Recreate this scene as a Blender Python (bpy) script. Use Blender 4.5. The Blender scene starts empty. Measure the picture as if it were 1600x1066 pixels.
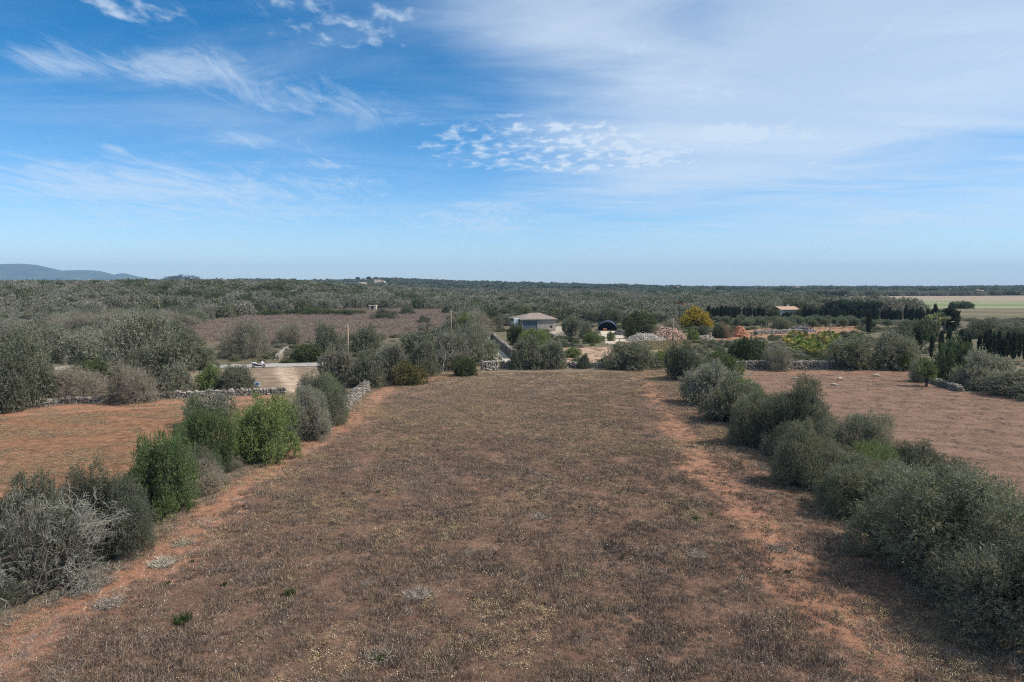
import bpy, bmesh, math, random
import numpy as np
from mathutils import Vector, Matrix

# ------------------------------------------------------------------ camera, sky, sun
scene = bpy.context.scene
COL = scene.collection
H, F, Y0 = 13.0, 1067.0, 447.0
PITCH = math.atan((533.0 - Y0) / F)
cam_d = bpy.data.cameras.new('camera')
cam_d.sensor_width = 36.0; cam_d.lens = 36.0 * F / 1600.0
cam_d.clip_start = 0.1; cam_d.clip_end = 60000
cam = bpy.data.objects.new('camera', cam_d); COL.objects.link(cam)
cam.location = (0, 0, H); cam.rotation_euler = (math.pi / 2 - PITCH, 0, 0)
scene.camera = cam

SUN_EL, SUN_AZ = math.radians(50), math.radians(99)      # azimuth from +Y towards +X
sun_v = Vector((math.cos(SUN_EL) * math.sin(SUN_AZ), math.cos(SUN_EL) * math.cos(SUN_AZ), math.sin(SUN_EL)))
sl = bpy.data.lights.new('sun', 'SUN'); sl.energy = 2.9; sl.angle = math.radians(2.0); sl.color = (1.0, 0.95, 0.88)
sun = bpy.data.objects.new('sun', sl); COL.objects.link(sun)
sun.rotation_euler = sun_v.to_track_quat('Z', 'Y').to_euler(); sun.location = (40, 20, 60)

scene.view_settings.view_transform = 'Standard'
scene.view_settings.look = 'None'
scene.view_settings.exposure = 0.82
scene.view_settings.gamma = 1.0
scene.render.engine = 'CYCLES'
scene.cycles.max_bounces = 5
scene.cycles.diffuse_bounces = 3
scene.cycles.volume_bounces = 0
scene.cycles.transparent_max_bounces = 6
scene.cycles.use_denoising = False
scene.cycles.filter_width = 1.1


def ray(px, py):
    cx, cy = (px - 800.0) / F, -(py - 533.0) / F
    sp, cp = math.sin(PITCH), math.cos(PITCH)
    return np.array([cx, cp + cy * sp, -sp + cy * cp])


class NB:                                     # short helper around a node tree
    def __init__(s, tree): s.t = tree; s.n = tree.nodes; s.l = tree.links
    def new(s, typ, **kw):
        nd = s.n.new(typ)
        for k, v in kw.items(): setattr(nd, k, v)
        return nd
    def put(s, sock, v):
        if isinstance(v, bpy.types.NodeSocket): s.l.new(v, sock)
        else: sock.default_value = v
    def math(s, op, a, b=0.0, c=None, clamp=False):
        nd = s.new('ShaderNodeMath', operation=op, use_clamp=clamp)
        s.put(nd.inputs[0], a); s.put(nd.inputs[1], b)
        if c is not None: s.put(nd.inputs[2], c)
        return nd.outputs[0]
    def mix(s, f, a, b, blend='MIX'):
        nd = s.new('ShaderNodeMix', data_type='RGBA', blend_type=blend)
        s.put(nd.inputs[0], f); s.put(nd.inputs[6], a); s.put(nd.inputs[7], b)
        return nd.outputs[2]
    def noise(s, vec, scale, detail=4.0, rough=0.5, dist=0.0, dims='3D'):
        nd = s.new('ShaderNodeTexNoise', noise_dimensions=dims)
        if vec is not None: s.l.new(vec, nd.inputs['Vector'])
        nd.inputs['Scale'].default_value = scale; nd.inputs['Detail'].default_value = detail
        nd.inputs['Roughness'].default_value = rough; nd.inputs['Distortion'].default_value = dist
        return nd.outputs['Fac']
    def ramp(s, f, stops):
        nd = s.new('ShaderNodeValToRGB'); cr = nd.color_ramp
        while len(cr.elements) < len(stops): cr.elements.new(0.5)
        for e, (p, c) in zip(cr.elements, stops): e.position = p; e.color = (*c, 1)
        s.l.new(f, nd.inputs[0]); return nd.outputs[0]
    def rng(s, v, a, b, c=0.0, d=1.0, smooth=True):
        nd = s.new('ShaderNodeMapRange', interpolation_type='SMOOTHSTEP' if smooth else 'LINEAR')
        s.put(nd.inputs[0], v)
        for i, k in enumerate((a, b, c, d)): s.put(nd.inputs[i + 1], k)
        return nd.outputs[0]


def build_world():
    w = bpy.data.worlds.new('World'); scene.world = w; w.use_nodes = True
    nb = NB(w.node_tree); nb.n.clear()
    sky = nb.new('ShaderNodeTexSky', sky_type='NISHITA')
    sky.sun_disc = False; sky.sun_elevation = SUN_EL; sky.sun_rotation = SUN_AZ
    sky.altitude = 20; sky.air_density = 1.0; sky.dust_density = 0.3; sky.ozone_density = 3.0
    tc = nb.new('ShaderNodeTexCoord')
    sep = nb.new('ShaderNodeSeparateXYZ'); nb.l.new(tc.outputs['Generated'], sep.inputs[0])
    zc = nb.math('ADD', nb.math('MAXIMUM', sep.outputs[2], 0.0), 0.05)
    comb = nb.new('ShaderNodeCombineXYZ')
    nb.l.new(nb.math('DIVIDE', sep.outputs[0], zc), comb.inputs[0])
    nb.l.new(nb.math('DIVIDE', sep.outputs[1], zc), comb.inputs[1])
    P = comb.outputs[0]

    def plane(px, py):                        # where a direction meets the cloud layer
        d = ray(px, py); d = d / np.linalg.norm(d)
        z = max(d[2], 0) + 0.05
        return np.array([d[0] / z, d[1] / z])

    def streak(a, b, thick, soft=1.0, lo=0.15, hi=1.25):        # elongated cloud patch from a to b
        A, B = plane(*a), plane(*b)
        m = ((a[0] + b[0]) / 2, (a[1] + b[1]) / 2)
        C = (A + B) / 2; d = B - A; L = np.linalg.norm(d) / 2
        perp = np.array([-d[1], d[0]]) / (np.linalg.norm(d) + 1e-9)
        t1 = abs(np.dot(plane(m[0], m[1] - thick) - plane(m[0], m[1] + thick), perp)) / 2
        t2 = abs(np.dot(plane(m[0] - thick, m[1]) - plane(m[0] + thick, m[1]), perp)) / 2
        mp = nb.new('ShaderNodeMapping', vector_type='TEXTURE')
        nb.l.new(P, mp.inputs[0])
        mp.inputs[1].default_value = (C[0], C[1], 0)
        mp.inputs[2].default_value = (0, 0, math.atan2(d[1], d[0]))
        mp.inputs[3].default_value = (L, max(math.hypot(t1, t2), 0.03), 1)
        ln = nb.new('ShaderNodeVectorMath', operation='LENGTH'); nb.l.new(mp.outputs[0], ln.inputs[0])
        return nb.rng(ln.outputs['Value'], lo, hi, soft, 0.0)

    def total(lst):
        o = lst[0]
        for k in lst[1:]: o = nb.math('ADD', o, k)
        return o

    def mapped(rot, sc):
        mp = nb.new('ShaderNodeMapping'); nb.l.new(P, mp.inputs[0])
        mp.inputs[2].default_value = (0, 0, rot); mp.inputs[3].default_value = (*sc, 1)
        return mp.outputs[0]
    # broad thin veil with soft streaks
    veil = total([streak((760, 30), (1900, 120), 330, 1.0), streak((850, 290), (2100, 330), 150, 0.62),
                  streak((560, -60), (1000, 90), 110, 0.55)])
    nv = nb.noise(mapped(0.5, (0.55, 1.1)), 1.6, 8, 0.58, 0.9)
    dv = nb.math('MULTIPLY', nb.rng(nb.math('ADD', veil, nb.math('MULTIPLY', nv, 1.3)), 0.62, 1.80), 0.68)
    over = nb.math('MULTIPLY', nb.rng(sep.outputs[2], 0.36, 0.75), nb.rng(nv, 0.25, 0.6, 0.35, 0.75))      # unseen veil added overhead to whiten and lift the fill light
    dv = nb.math('ADD', dv, over)
    # wispy cirrus
    ci = total([streak((40, 50), (670, 205), 46, 0.75), streak((-20, 90), (170, 108), 26, 0.85),
                streak((300, 198), (460, 236), 20, 0.75), streak((460, 252), (570, 262), 10, 0.7),
                streak((140, 232), (205, 238), 12, 0.6), streak((1050, 200), (1290, 214), 20, 0.7),
                streak((-200, 345), (720, 315), 60, 0.70), streak((620, 352), (900, 352), 30, 0.8), streak((-100, 270), (500, 300), 34, 0.7), streak((100, 140), (420, 80), 40, 0.5),
                streak((700, 322), (830, 322), 12, 0.5), streak((850, 392), (980, 404), 10, 0.5),
                streak((1300, 355), (1560, 352), 22, 0.45), streak((460, 290), (620, 280), 14, 0.5),
                streak((-300, 20), (-30, 160), 60, 0.5)])
    nc = nb.noise(mapped(-0.55, (2.2, 0.8)), 2.4, 11, 0.66, 1.1)
    dc = nb.math('MULTIPLY', nb.rng(nb.math('ADD', nb.math('MULTIPLY', ci, 0.62), nb.math('MULTIPLY', nc, 1.7)), 0.96, 1.80), 0.54)
    # puffy altocumulus
    pu = total([streak((620, 192), (1000, 268), 62, 0.62, 0.6, 1.35), streak((90, -4), (330, 24), 40, 0.66, 0.45, 1.3),
                streak((310, -20), (700, 72), 66, 0.58, 0.45, 1.3), streak((1000, 235), (1190, 265), 34, 0.36, 0.4, 1.3),
                streak((-700, 100), (-300, 240), 60, 0.6, 0.45, 1.3), streak((1900, 160), (2300, 240), 60, 0.6, 0.45, 1.3)])
    npf = nb.noise(mapped(0.2, (1.0, 0.62)), 11.0, 4.5, 0.52, 0.2)
    dp = nb.math('MULTIPLY', nb.rng(nb.math('ADD', nb.math('MULTIPLY', pu, 0.80), npf), 0.93, 1.22), 0.66)
    # faint streaks all round the sky
    ng = nb.noise(mapped(0.3, (0.5, 1.2)), 0.9, 8, 0.6, 0.6)
    dg = nb.math('MULTIPLY', nb.rng(ng, 0.42, 0.80), 0.28)
    d = total([dv, dc, dp, dg])
    d = nb.math('MINIMUM', d, 0.9)
    hs = nb.new('ShaderNodeHueSaturation'); nb.l.new(sky.outputs[0], hs.inputs['Color'])
    hs.inputs['Saturation'].default_value = 1.18; hs.inputs['Value'].default_value = 1.0
    el = nb.rng(sep.outputs[2], 0.0, 0.34)
    tint = nb.mix(1.0, hs.outputs[0], nb.mix(el, (0.74, 0.84, 1.0, 1), (0.07, 0.52, 0.70, 1)), 'MULTIPLY')
    out = nb.mix(d, tint, (4.1, 4.75, 5.5, 1))
    bg = nb.new('ShaderNodeBackground'); bg.inputs[1].default_value = 0.1
    nb.l.new(out, bg.inputs[0])
    wo = nb.new('ShaderNodeOutputWorld'); nb.l.new(bg.outputs[0], wo.inputs[0])
build_world()

# ------------------------------------------------------------------ terrain shape
RNG = np.random.default_rng(7)


def hash2(ix, iy, seed):
    n = (ix.astype(np.int64) * 374761393 + iy.astype(np.int64) * 668265263 + seed * 974711) & 0x7fffffff
    n = ((n ^ (n >> 13)) * 1274126177) & 0x7fffffff
    return ((n ^ (n >> 16)) & 0xffff) / 65535.0


def vnoise(x, y, scale, seed=0, octs=3):
    x = np.asarray(x, float); y = np.asarray(y, float); o = 0; a = 1.0; t = 0
    for k in range(octs):
        u, v = x * scale, y * scale
        ix, iy = np.floor(u), np.floor(v); fx, fy = u - ix, v - iy
        fx = fx * fx * (3 - 2 * fx); fy = fy * fy * (3 - 2 * fy)
        h = lambda i, j: hash2(ix + i, iy + j, seed + k * 17)
        o = o + a * ((h(0, 0) * (1 - fx) + h(1, 0) * fx) * (1 - fy) + (h(0, 1) * (1 - fx) + h(1, 1) * fx) * fy)
        t += a; a *= 0.5; scale *= 2.03
    return o / t


def sstep(a, b, x):
    t = np.clip((np.asarray(x, float) - a) / (b - a), 0, 1); return t * t * (3 - 2 * t)

SKYX = np.array([-1200, 0, 130, 250, 400, 500, 600, 700, 850, 1000, 1100, 1250, 1450, 1600, 2600.])
SKYY = np.array([441, 440, 440, 439, 438, 439.5, 436.5, 440, 443, 446.5, 449, 449, 449, 447.5, 446.])


def height(x, y):
    x = np.asarray(x, float); y = np.asarray(y, float)
    ys = np.maximum(y, 1.0)
    px = 800 + F * x / ys
    ridge = 13 + (447 - np.interp(px, SKYX, SKYY)) / F * 2000 - 6.5
    z = np.maximum(ridge, 0) * sstep(650, 2000, y) * (1 - 0.6 * sstep(2100, 3600, y))
    z = z + 10.0 * sstep(190, 520, y) * sstep(-20, -190, x) * (1 - 0.9 * sstep(600, 1200, y))
    z = z + 0.10 * (vnoise(x, y, 0.12, 3) - 0.5) + 0.9 * (vnoise(x, y, 0.02, 5) - 0.5) * sstep(130, 260, y)
    return z


def hz(x, y): return float(height(np.array([x]), np.array([y]))[0])


def gp(px, py):                               # the ground point seen at a pixel
    d = ray(px, py); t = -H / d[2] if d[2] < -1e-4 else 4000
    for _ in range(6):
        p = d * t; z = hz(p[0], p[1])
        if d[2] < -1e-4: t = (z - H) / d[2]
    return np.array([d[0] * t, d[1] * t, hz(d[0] * t, d[1] * t)])


def inpoly(x, y, poly):
    r = np.zeros(x.shape, bool); n = len(poly); j = n - 1
    for i in range(n):
        xi, yi = poly[i][:2]; xj, yj = poly[j][:2]
        c = ((yi > y) != (yj > y)) & (x < (xj - xi) * (y - yi) / (yj - yi + 1e-12) + xi)
        r ^= c; j = i
    return r


def seg_dist(x, y, pts):                      # distance to a polyline
    best = np.full(x.shape, 1e9)
    for (ax, ay), (bx, by) in zip(pts[:-1], pts[1:]):
        dx, dy = bx - ax, by - ay
        t = np.clip(((x - ax) * dx + (y - ay) * dy) / (dx * dx + dy * dy + 1e-9), 0, 1)
        best = np.minimum(best, np.hypot(x - ax - t * dx, y - ay - t * dy))
    return best


def G(*pp): return [tuple(gp(a, b)[:2]) for a, b in pp]

LEFT_EDGE = G((-150, 1066), (0, 975), (150, 905), (235, 845), (330, 770), (450, 695), (530, 655), (590, 605), (700, 583))
RIGHT_EDGE = G((1048, 580), (1075, 610), (1140, 672), (1215, 745), (1310, 815), (1400, 900), (1560, 1010), (1700, 1100))
FIELD = LEFT_EDGE + RIGHT_EDGE + [(22, 8), (-22, 8)]
LEFT_FIELD = G((-300, 650), (0, 637), (130, 630), (260, 622), (440, 616), (445, 640), (360, 690), (290, 740), (200, 800), (100, 860), (-150, 1000), (-900, 1000))
RIGHT_FIELD = G((1180, 579), (1310, 578), (1420, 578), (1470, 606), (1600, 626), (1900, 680), (2600, 900), (1760, 900), (1600, 830), (1450, 760), (1330, 690), (1230, 640), (1150, 600))
FALLOW = G((280, 530), (300, 508), (430, 489), (560, 485), (700, 485), (730, 496), (690, 527), (560, 528), (400, 540))
VERGE = G((90, 585), (300, 577), (560, 572), (560, 600), (440, 613), (250, 618))
PLOT_TAN = G((868, 545), (990, 541), (1060, 548), (1060, 566), (870, 566))
PLOT_GREEN = G((965, 535), (1085, 531), (1090, 545), (960, 549))
PLOT_PATH = G((930, 517), (960, 517), (992, 536), (950, 538))
PLOT_RED = G((1110, 522), (1215, 512), (1340, 510), (1345, 520), (1220, 528), (1120, 534))
YARD = G((850, 512), (900, 508), (905, 522), (860, 526))
FAR_TAN = G((1120, 464), (1600, 462), (2000, 462), (2000, 471), (1600, 471), (1250, 470), (1130, 469))
FAR_GREEN = G((1240, 469), (1600, 470.8), (2000, 470.9), (2000, 482), (1600, 482), (1420, 482), (1300, 474))
FAR_BROWN = G((1420, 482), (1600, 482), (2100, 482), (2100, 505), (1600, 500), (1470, 498))
OPEN = [FIELD, LEFT_FIELD, RIGHT_FIELD, FALLOW, VERGE, PLOT_TAN, PLOT_GREEN, PLOT_PATH, PLOT_RED, FAR_TAN, FAR_GREEN, FAR_BROWN]

# ------------------------------------------------------------------ mesh helpers
MATS = {}


def mesh_np(name, verts, faces, mat=None, smooth=False, attrs=None):
    """faces: (n,k) int array, all of one size"""
    me = bpy.data.meshes.new(name)
    verts = np.asarray(verts, np.float32); faces = np.asarray(faces, np.int32)
    n, k = faces.shape
    me.vertices.add(len(verts)); me.vertices.foreach_set('co', verts.ravel())
    me.loops.add(n * k); me.loops.foreach_set('vertex_index', faces.ravel())
    me.polygons.add(n)
    me.polygons.foreach_set('loop_start', np.arange(0, n * k, k, dtype=np.int32))
    me.polygons.foreach_set('loop_total', np.full(n, k, np.int32))
    if smooth: me.polygons.foreach_set('use_smooth', np.ones(n, bool))
    for an, (typ, data) in (attrs or {}).items():
        a = me.attributes.new(an, typ, 'POINT')
        a.data.foreach_set('color' if typ == 'FLOAT_COLOR' else ('vector' if typ == 'FLOAT_VECTOR' else 'value'), np.asarray(data).ravel())
    me.update(calc_edges=True)
    if mat: me.materials.append(MATS[mat] if isinstance(mat, str) else mat)
    return me


def obj(name, me, parent=None, link=True):
    o = bpy.data.objects.new(name, me)
    if link: COL.objects.link(o)
    if parent is not None: o.parent = parent
    return o


def tag(o, label=None, cat=None, group=None, kind=None):
    for k, v in (('label', label), ('category', cat), ('group', group), ('kind', kind)):
        if v: o[k] = v
    return o


def thing(name, label, cat, loc, rz=0.0, group=None, scale=(1, 1, 1)):
    o = bpy.data.objects.new(name, None); COL.objects.link(o)
    o.empty_display_size = 0.3
    o.location = loc; o.rotation_euler = (0, 0, rz); o.scale = scale
    return tag(o, label, cat, group)


class MB:                                     # collects simple solids into one mesh
    def __init__(s): s.v = []; s.f = []
    def add(s, vs, fs):
        b = len(s.v); s.v += [tuple(map(float, p)) for p in vs]; s.f += [tuple(i + b for i in f) for f in fs]; return s
    def box(s, x0, x1, y0, y1, z0, z1):
        return s.add([(x0, y0, z0), (x1, y0, z0), (x1, y1, z0), (x0, y1, z0), (x0, y0, z1), (x1, y0, z1), (x1, y1, z1), (x0, y1, z1)],
                     [(0, 3, 2, 1), (4, 5, 6, 7), (0, 1, 5, 4), (1, 2, 6, 5), (2, 3, 7, 6), (3, 0, 4, 7)])
    def tube(s, pts, rad, n=6):
        pts = [Vector(p) for p in pts]; rings = []
        for i, p in enumerate(pts):
            d = (pts[min(i + 1, len(pts) - 1)] - pts[max(i - 1, 0)]).normalized()
            a = d.cross(Vector((0.3, 0.9, 0.2))).normalized(); b = d.cross(a)
            r = rad[i] if hasattr(rad, '__len__') else rad
            rings.append([p + (a * math.cos(2 * math.pi * k / n) + b * math.sin(2 * math.pi * k / n)) * r for k in range(n)])
        vs = [q for r in rings for q in r]; fs = []
        for i in range(len(pts) - 1):
            for k in range(n):
                fs.append((i * n + k, i * n + (k + 1) % n, (i + 1) * n + (k + 1) % n, (i + 1) * n + k))
        fs.append(tuple(range(n - 1, -1, -1))); fs.append(tuple((len(pts) - 1) * n + k for k in range(n)))
        return s.add(vs, fs)
    def mesh(s, name, mat, smooth=False):
        me = bpy.data.meshes.new(name); me.from_pydata(s.v, [], s.f); me.update()
        if smooth: me.polygons.foreach_set('use_smooth', np.ones(len(me.polygons), bool))
        me.materials.append(MATS[mat]); return me
    def build(s, name, mat, parent=None, smooth=False, bevel=0):
        o = obj(name, s.mesh(name, mat, smooth), parent)
        if bevel:
            m = o.modifiers.new('bevel', 'BEVEL'); m.width = bevel; m.segments = 2
        return o

# ------------------------------------------------------------------ materials


def new_mat(name):
    m = bpy.data.materials.new(name); m.use_nodes = True; MATS[name] = m
    nb = NB(m.node_tree); nb.n.clear()
    out = nb.new('ShaderNodeOutputMaterial'); bs = nb.new('ShaderNodeBsdfPrincipled')
    nb.l.new(bs.outputs[0], out.inputs[0]); bs.inputs['Roughness'].default_value = 0.8
    bs.inputs['Specular IOR Level'].default_value = 0.25
    return nb, bs, out


def plain(name, c, rough=0.75, var=0.15, scale=4.0, metal=0.0, bump=0.0):
    nb, bs, out = new_mat(name)
    tc = nb.new('ShaderNodeTexCoord')
    n = nb.noise(tc.outputs['Object'], scale, 6, 0.6)
    k = nb.rng(n, 0.25, 0.75, 1 - var, 1 + var, False)
    vm = nb.new('ShaderNodeVectorMath', operation='SCALE'); vm.inputs[0].default_value = c; nb.l.new(k, vm.inputs['Scale'])
    nb.l.new(vm.outputs[0], bs.inputs['Base Color'])
    bs.inputs['Roughness'].default_value = rough; bs.inputs['Metallic'].default_value = metal
    if bump:
        b = nb.new('ShaderNodeBump'); b.inputs['Strength'].default_value = bump; b.inputs['Distance'].default_value = 0.05
        nb.l.new(n, b.inputs['Height']); nb.l.new(b.outputs[0], bs.inputs['Normal'])
    return nb, bs


def leaf_mat(name, ramp=None, translucent=0.33):
    """colour from the object's own colour, or from a random choice per plant"""
    nb, bs, out = new_mat(name)
    oi = nb.new('ShaderNodeObjectInfo')
    at = nb.new('ShaderNodeAttribute', attribute_name='tint')
    if ramp is None: base = oi.outputs['Color']
    else:
        pn = nb.noise(oi.outputs['Location'], 0.006, 3, 0.6)
        base = nb.ramp(nb.math('FRACT', nb.math('ADD', nb.math('MULTIPLY', oi.outputs['Random'], 0.55), nb.rng(pn, 0.3, 0.7, 0.0, 0.75, False))), ramp)
    sep = nb.new('ShaderNodeSeparateColor'); nb.l.new(at.outputs['Color'], sep.inputs[0])
    k = nb.rng(sep.outputs[0], 0, 1, *((0.65, 1.75) if ramp is None else (0.85, 1.35)), False)
    vm = nb.new('ShaderNodeVectorMath', operation='SCALE'); nb.l.new(base, vm.inputs[0]); nb.l.new(k, vm.inputs['Scale'])
    geo = nb.new('ShaderNodeNewGeometry'); pa = nb.noise(geo.outputs['Position'], 0.9, 3, 0.6)
    lv = nb.mix(nb.rng(pa, 0.42, 0.72, 0.0, 0.5), vm.outputs[0], nb.mix(1.0, vm.outputs[0], (1.35, 1.1, 0.8, 1), 'MULTIPLY'))
    lv = nb.mix(nb.rng(pa, 0.55, 0.30, 0.0, 0.5), lv, nb.mix(1.0, lv, (0.6, 0.72, 0.66, 1), 'MULTIPLY'))
    c = nb.mix(nb.math('MULTIPLY', sep.outputs[1], 0.6), lv, (0.27, 0.24, 0.20, 1))       # bare twigs
    nb.l.new(c, bs.inputs['Base Color']); bs.inputs['Roughness'].default_value = 0.6
    tr = nb.new('ShaderNodeBsdfTranslucent')
    nb.l.new(nb.mix(1.0, c, (0.9, 1.0, 0.55, 1), 'MULTIPLY'), tr.inputs[0])
    ms = nb.new('ShaderNodeMixShader'); ms.inputs[0].default_value = translucent
    nb.l.new(bs.outputs[0], ms.inputs[1]); nb.l.new(tr.outputs[0], ms.inputs[2]); nb.l.new(ms.outputs[0], out.inputs[0])


leaf_mat('leaf')
leaf_mat('wood_leaf', [(0.0, (0.14, 0.142, 0.085)), (0.2, (0.235, 0.215, 0.178)), (0.4, (0.175, 0.172, 0.125)), (0.58, (0.26, 0.232, 0.198)), (0.72, (0.115, 0.125, 0.058)), (0.86, (0.07, 0.085, 0.038)), (1.0, (0.20, 0.182, 0.14))], 0.2)
leaf_mat('far_leaf', [(0.0, (0.06, 0.078, 0.045)), (0.35, (0.115, 0.13, 0.088)), (0.6, (0.075, 0.092, 0.055)), (0.8, (0.15, 0.15, 0.115)), (1.0, (0.05, 0.068, 0.04))], 0.15)
plain('bark', (0.09, 0.075, 0.062), 0.9, 0.4, 6)
plain('dark_bark', (0.045, 0.036, 0.03), 0.9, 0.4, 6)
plain('lichen_bark', (0.25, 0.235, 0.185), 0.9, 0.45, 5)
plain('pale_stone', (0.29, 0.255, 0.205), 0.9, 0.55, 2.2, bump=0.4)
plain('grey_stone', (0.165, 0.145, 0.12), 0.9, 0.5, 2.5, bump=0.4)
plain('dark_stone', (0.15, 0.13, 0.115), 0.9, 0.4, 2.5, bump=0.4)
plain('white_rubble', (0.37, 0.325, 0.265), 0.9, 0.3, 1.5)
plain('brown_rubble', (0.36, 0.235, 0.165), 0.95, 0.45, 1.2)
plain('red_earth', (0.36, 0.15, 0.085), 0.95, 0.35, 1.2)
plain('grey_heap', (0.15, 0.125, 0.12), 0.95, 0.5, 2.0)
plain('concrete', (0.42, 0.37, 0.30), 0.9, 0.25, 0.5)
plain('rut_soil', (0.42, 0.30, 0.205), 0.95, 0.3, 0.7)
plain('asphalt_pale', (0.33, 0.30, 0.265), 0.9, 0.2, 0.6)
plain('block_wall', (0.33, 0.285, 0.235), 0.9, 0.25, 1.5)
plain('white_wall', (0.74, 0.71, 0.66), 0.85, 0.12, 0.8)
plain('villa_wall', (0.50, 0.46, 0.41), 0.85, 0.2, 0.8)
plain('cream_wall', (0.62, 0.52, 0.40), 0.85, 0.12, 0.8)
plain('blue_metal', (0.105, 0.125, 0.145), 0.5, 0.2, 1.5)
plain('window_dark', (0.03, 0.035, 0.04), 0.2, 0.1, 1)
plain('grey_shutter', (0.16, 0.15, 0.13), 0.7, 0.1, 1)
plain('pole_wood', (0.30, 0.22, 0.15), 0.9, 0.35, 3)
plain('insulator', (0.5, 0.5, 0.48), 0.4, 0.1, 3)
plain('cable', (0.03, 0.03, 0.03), 0.6, 0.1, 3)
plain('tarp', (0.028, 0.045, 0.085), 0.45, 0.35, 1.3)
plain('white_paint', (0.78, 0.78, 0.77), 0.3, 0.05, 3)
plain('black_plastic', (0.02, 0.02, 0.022), 0.5, 0.1, 3)
plain('tyre', (0.018, 0.018, 0.018), 0.9, 0.1, 3)
plain('rim_metal', (0.35, 0.35, 0.36), 0.35, 0.1, 3, metal=0.8)
plain('dark_glass', (0.02, 0.03, 0.035), 0.08, 0.05, 3)
plain('lamp_red', (0.45, 0.02, 0.02), 0.25, 0.05, 3)
plain('lamp_clear', (0.7, 0.7, 0.68), 0.1, 0.05, 3)
plain('fleece', (0.46, 0.38, 0.28), 0.95, 0.25, 9, bump=0.6)
plain('brown_fleece', (0.13, 0.065, 0.045), 0.95, 0.3, 9, bump=0.6)
plain('sign_blue', (0.07, 0.17, 0.36), 0.5, 0.1, 3)
plain('pebble', (0.50, 0.42, 0.33), 0.9, 0.35, 1)
plain('mountain_scrub', (0.055, 0.07, 0.045), 0.95, 0.5, 0.004)


def roof_mat(name, c1, c2):
    nb, bs, out = new_mat(name)
    tc = nb.new('ShaderNodeTexCoord')
    n = nb.noise(tc.outputs['Object'], 1.6, 6, 0.65)
    nb.l.new(nb.mix(nb.rng(n, 0.3, 0.7), (*c1, 1), (*c2, 1)), bs.inputs['Base Color'])
    wv = nb.new('ShaderNodeTexWave', wave_type='BANDS', bands_direction='X'); wv.inputs['Scale'].default_value = 1.3
    nb.l.new(tc.outputs['Object'], wv.inputs[0])
    b = nb.new('ShaderNodeBump'); b.inputs['Strength'].default_value = 0.6; b.inputs['Distance'].default_value = 0.06
    nb.l.new(wv.outputs['Fac'], b.inputs['Height']); nb.l.new(b.outputs[0], bs.inputs['Normal'])
roof_mat('old_roof', (0.21, 0.17, 0.14), (0.30, 0.24, 0.19))
roof_mat('orange_roof', (0.38, 0.22, 0.135), (0.44, 0.30, 0.20))


def weed_mat(name, stops, patch=None):
    nb, bs, out = new_mat(name)
    oi = nb.new('ShaderNodeObjectInfo'); geo = nb.new('ShaderNodeNewGeometry')
    at = nb.new('ShaderNodeAttribute', attribute_name='tint')
    f = oi.outputs['Random']
    if patch:
        mp = nb.new('ShaderNodeMapping'); nb.l.new(geo.outputs['Position'], mp.inputs[0]); mp.inputs[3].default_value = (1.3, 0.3, 1)      # streaks along the field
        n = nb.noise(mp.outputs[0], patch, 5, 0.65)
        f = nb.math('ADD', nb.math('MULTIPLY', f, 0.6), nb.rng(n, 0.3, 0.7, 0.0, 0.42, False))
    c = nb.ramp(f, stops)
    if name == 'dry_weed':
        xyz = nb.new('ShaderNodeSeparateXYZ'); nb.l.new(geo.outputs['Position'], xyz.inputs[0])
        c = nb.mix(nb.rng(xyz.outputs[1], 30, 95, 0.0, 0.55), c, (0.36, 0.265, 0.175, 1))  # far weeds turn straw tan; view-angle brightening painted into their colour
    sep = nb.new('ShaderNodeSeparateColor'); nb.l.new(at.outputs['Color'], sep.inputs[0])
    vm = nb.new('ShaderNodeVectorMath', operation='SCALE'); nb.l.new(c, vm.inputs[0])
    nb.l.new(nb.rng(sep.outputs[0], 0, 1, 0.45, 1.6, False), vm.inputs['Scale'])
    nb.l.new(vm.outputs[0], bs.inputs['Base Color']); bs.inputs['Roughness'].default_value = 0.9
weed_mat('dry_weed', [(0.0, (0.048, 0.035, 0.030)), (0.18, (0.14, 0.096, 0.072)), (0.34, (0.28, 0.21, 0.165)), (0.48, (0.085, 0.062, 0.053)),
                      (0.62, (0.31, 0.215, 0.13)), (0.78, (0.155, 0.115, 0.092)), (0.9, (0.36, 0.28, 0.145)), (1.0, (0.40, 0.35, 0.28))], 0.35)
weed_mat('straw', [(0.0, (0.37, 0.32, 0.25)), (0.5, (0.29, 0.24, 0.19)), (1.0, (0.23, 0.18, 0.135))])
weed_mat('yellow_weed', [(0.0, (0.34, 0.25, 0.13)), (0.5, (0.27, 0.20, 0.105)), (1.0, (0.38, 0.285, 0.17))])
weed_mat('fallow_weed', [(0.0, (0.16, 0.115, 0.085)), (0.5, (0.22, 0.165, 0.125)), (1.0, (0.13, 0.10, 0.08))], 0.05)
weed_mat('flower', [(0.0, (0.62, 0.52, 0.28)), (0.5, (0.62, 0.57, 0.45)), (1.0, (0.55, 0.40, 0.14))])


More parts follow.
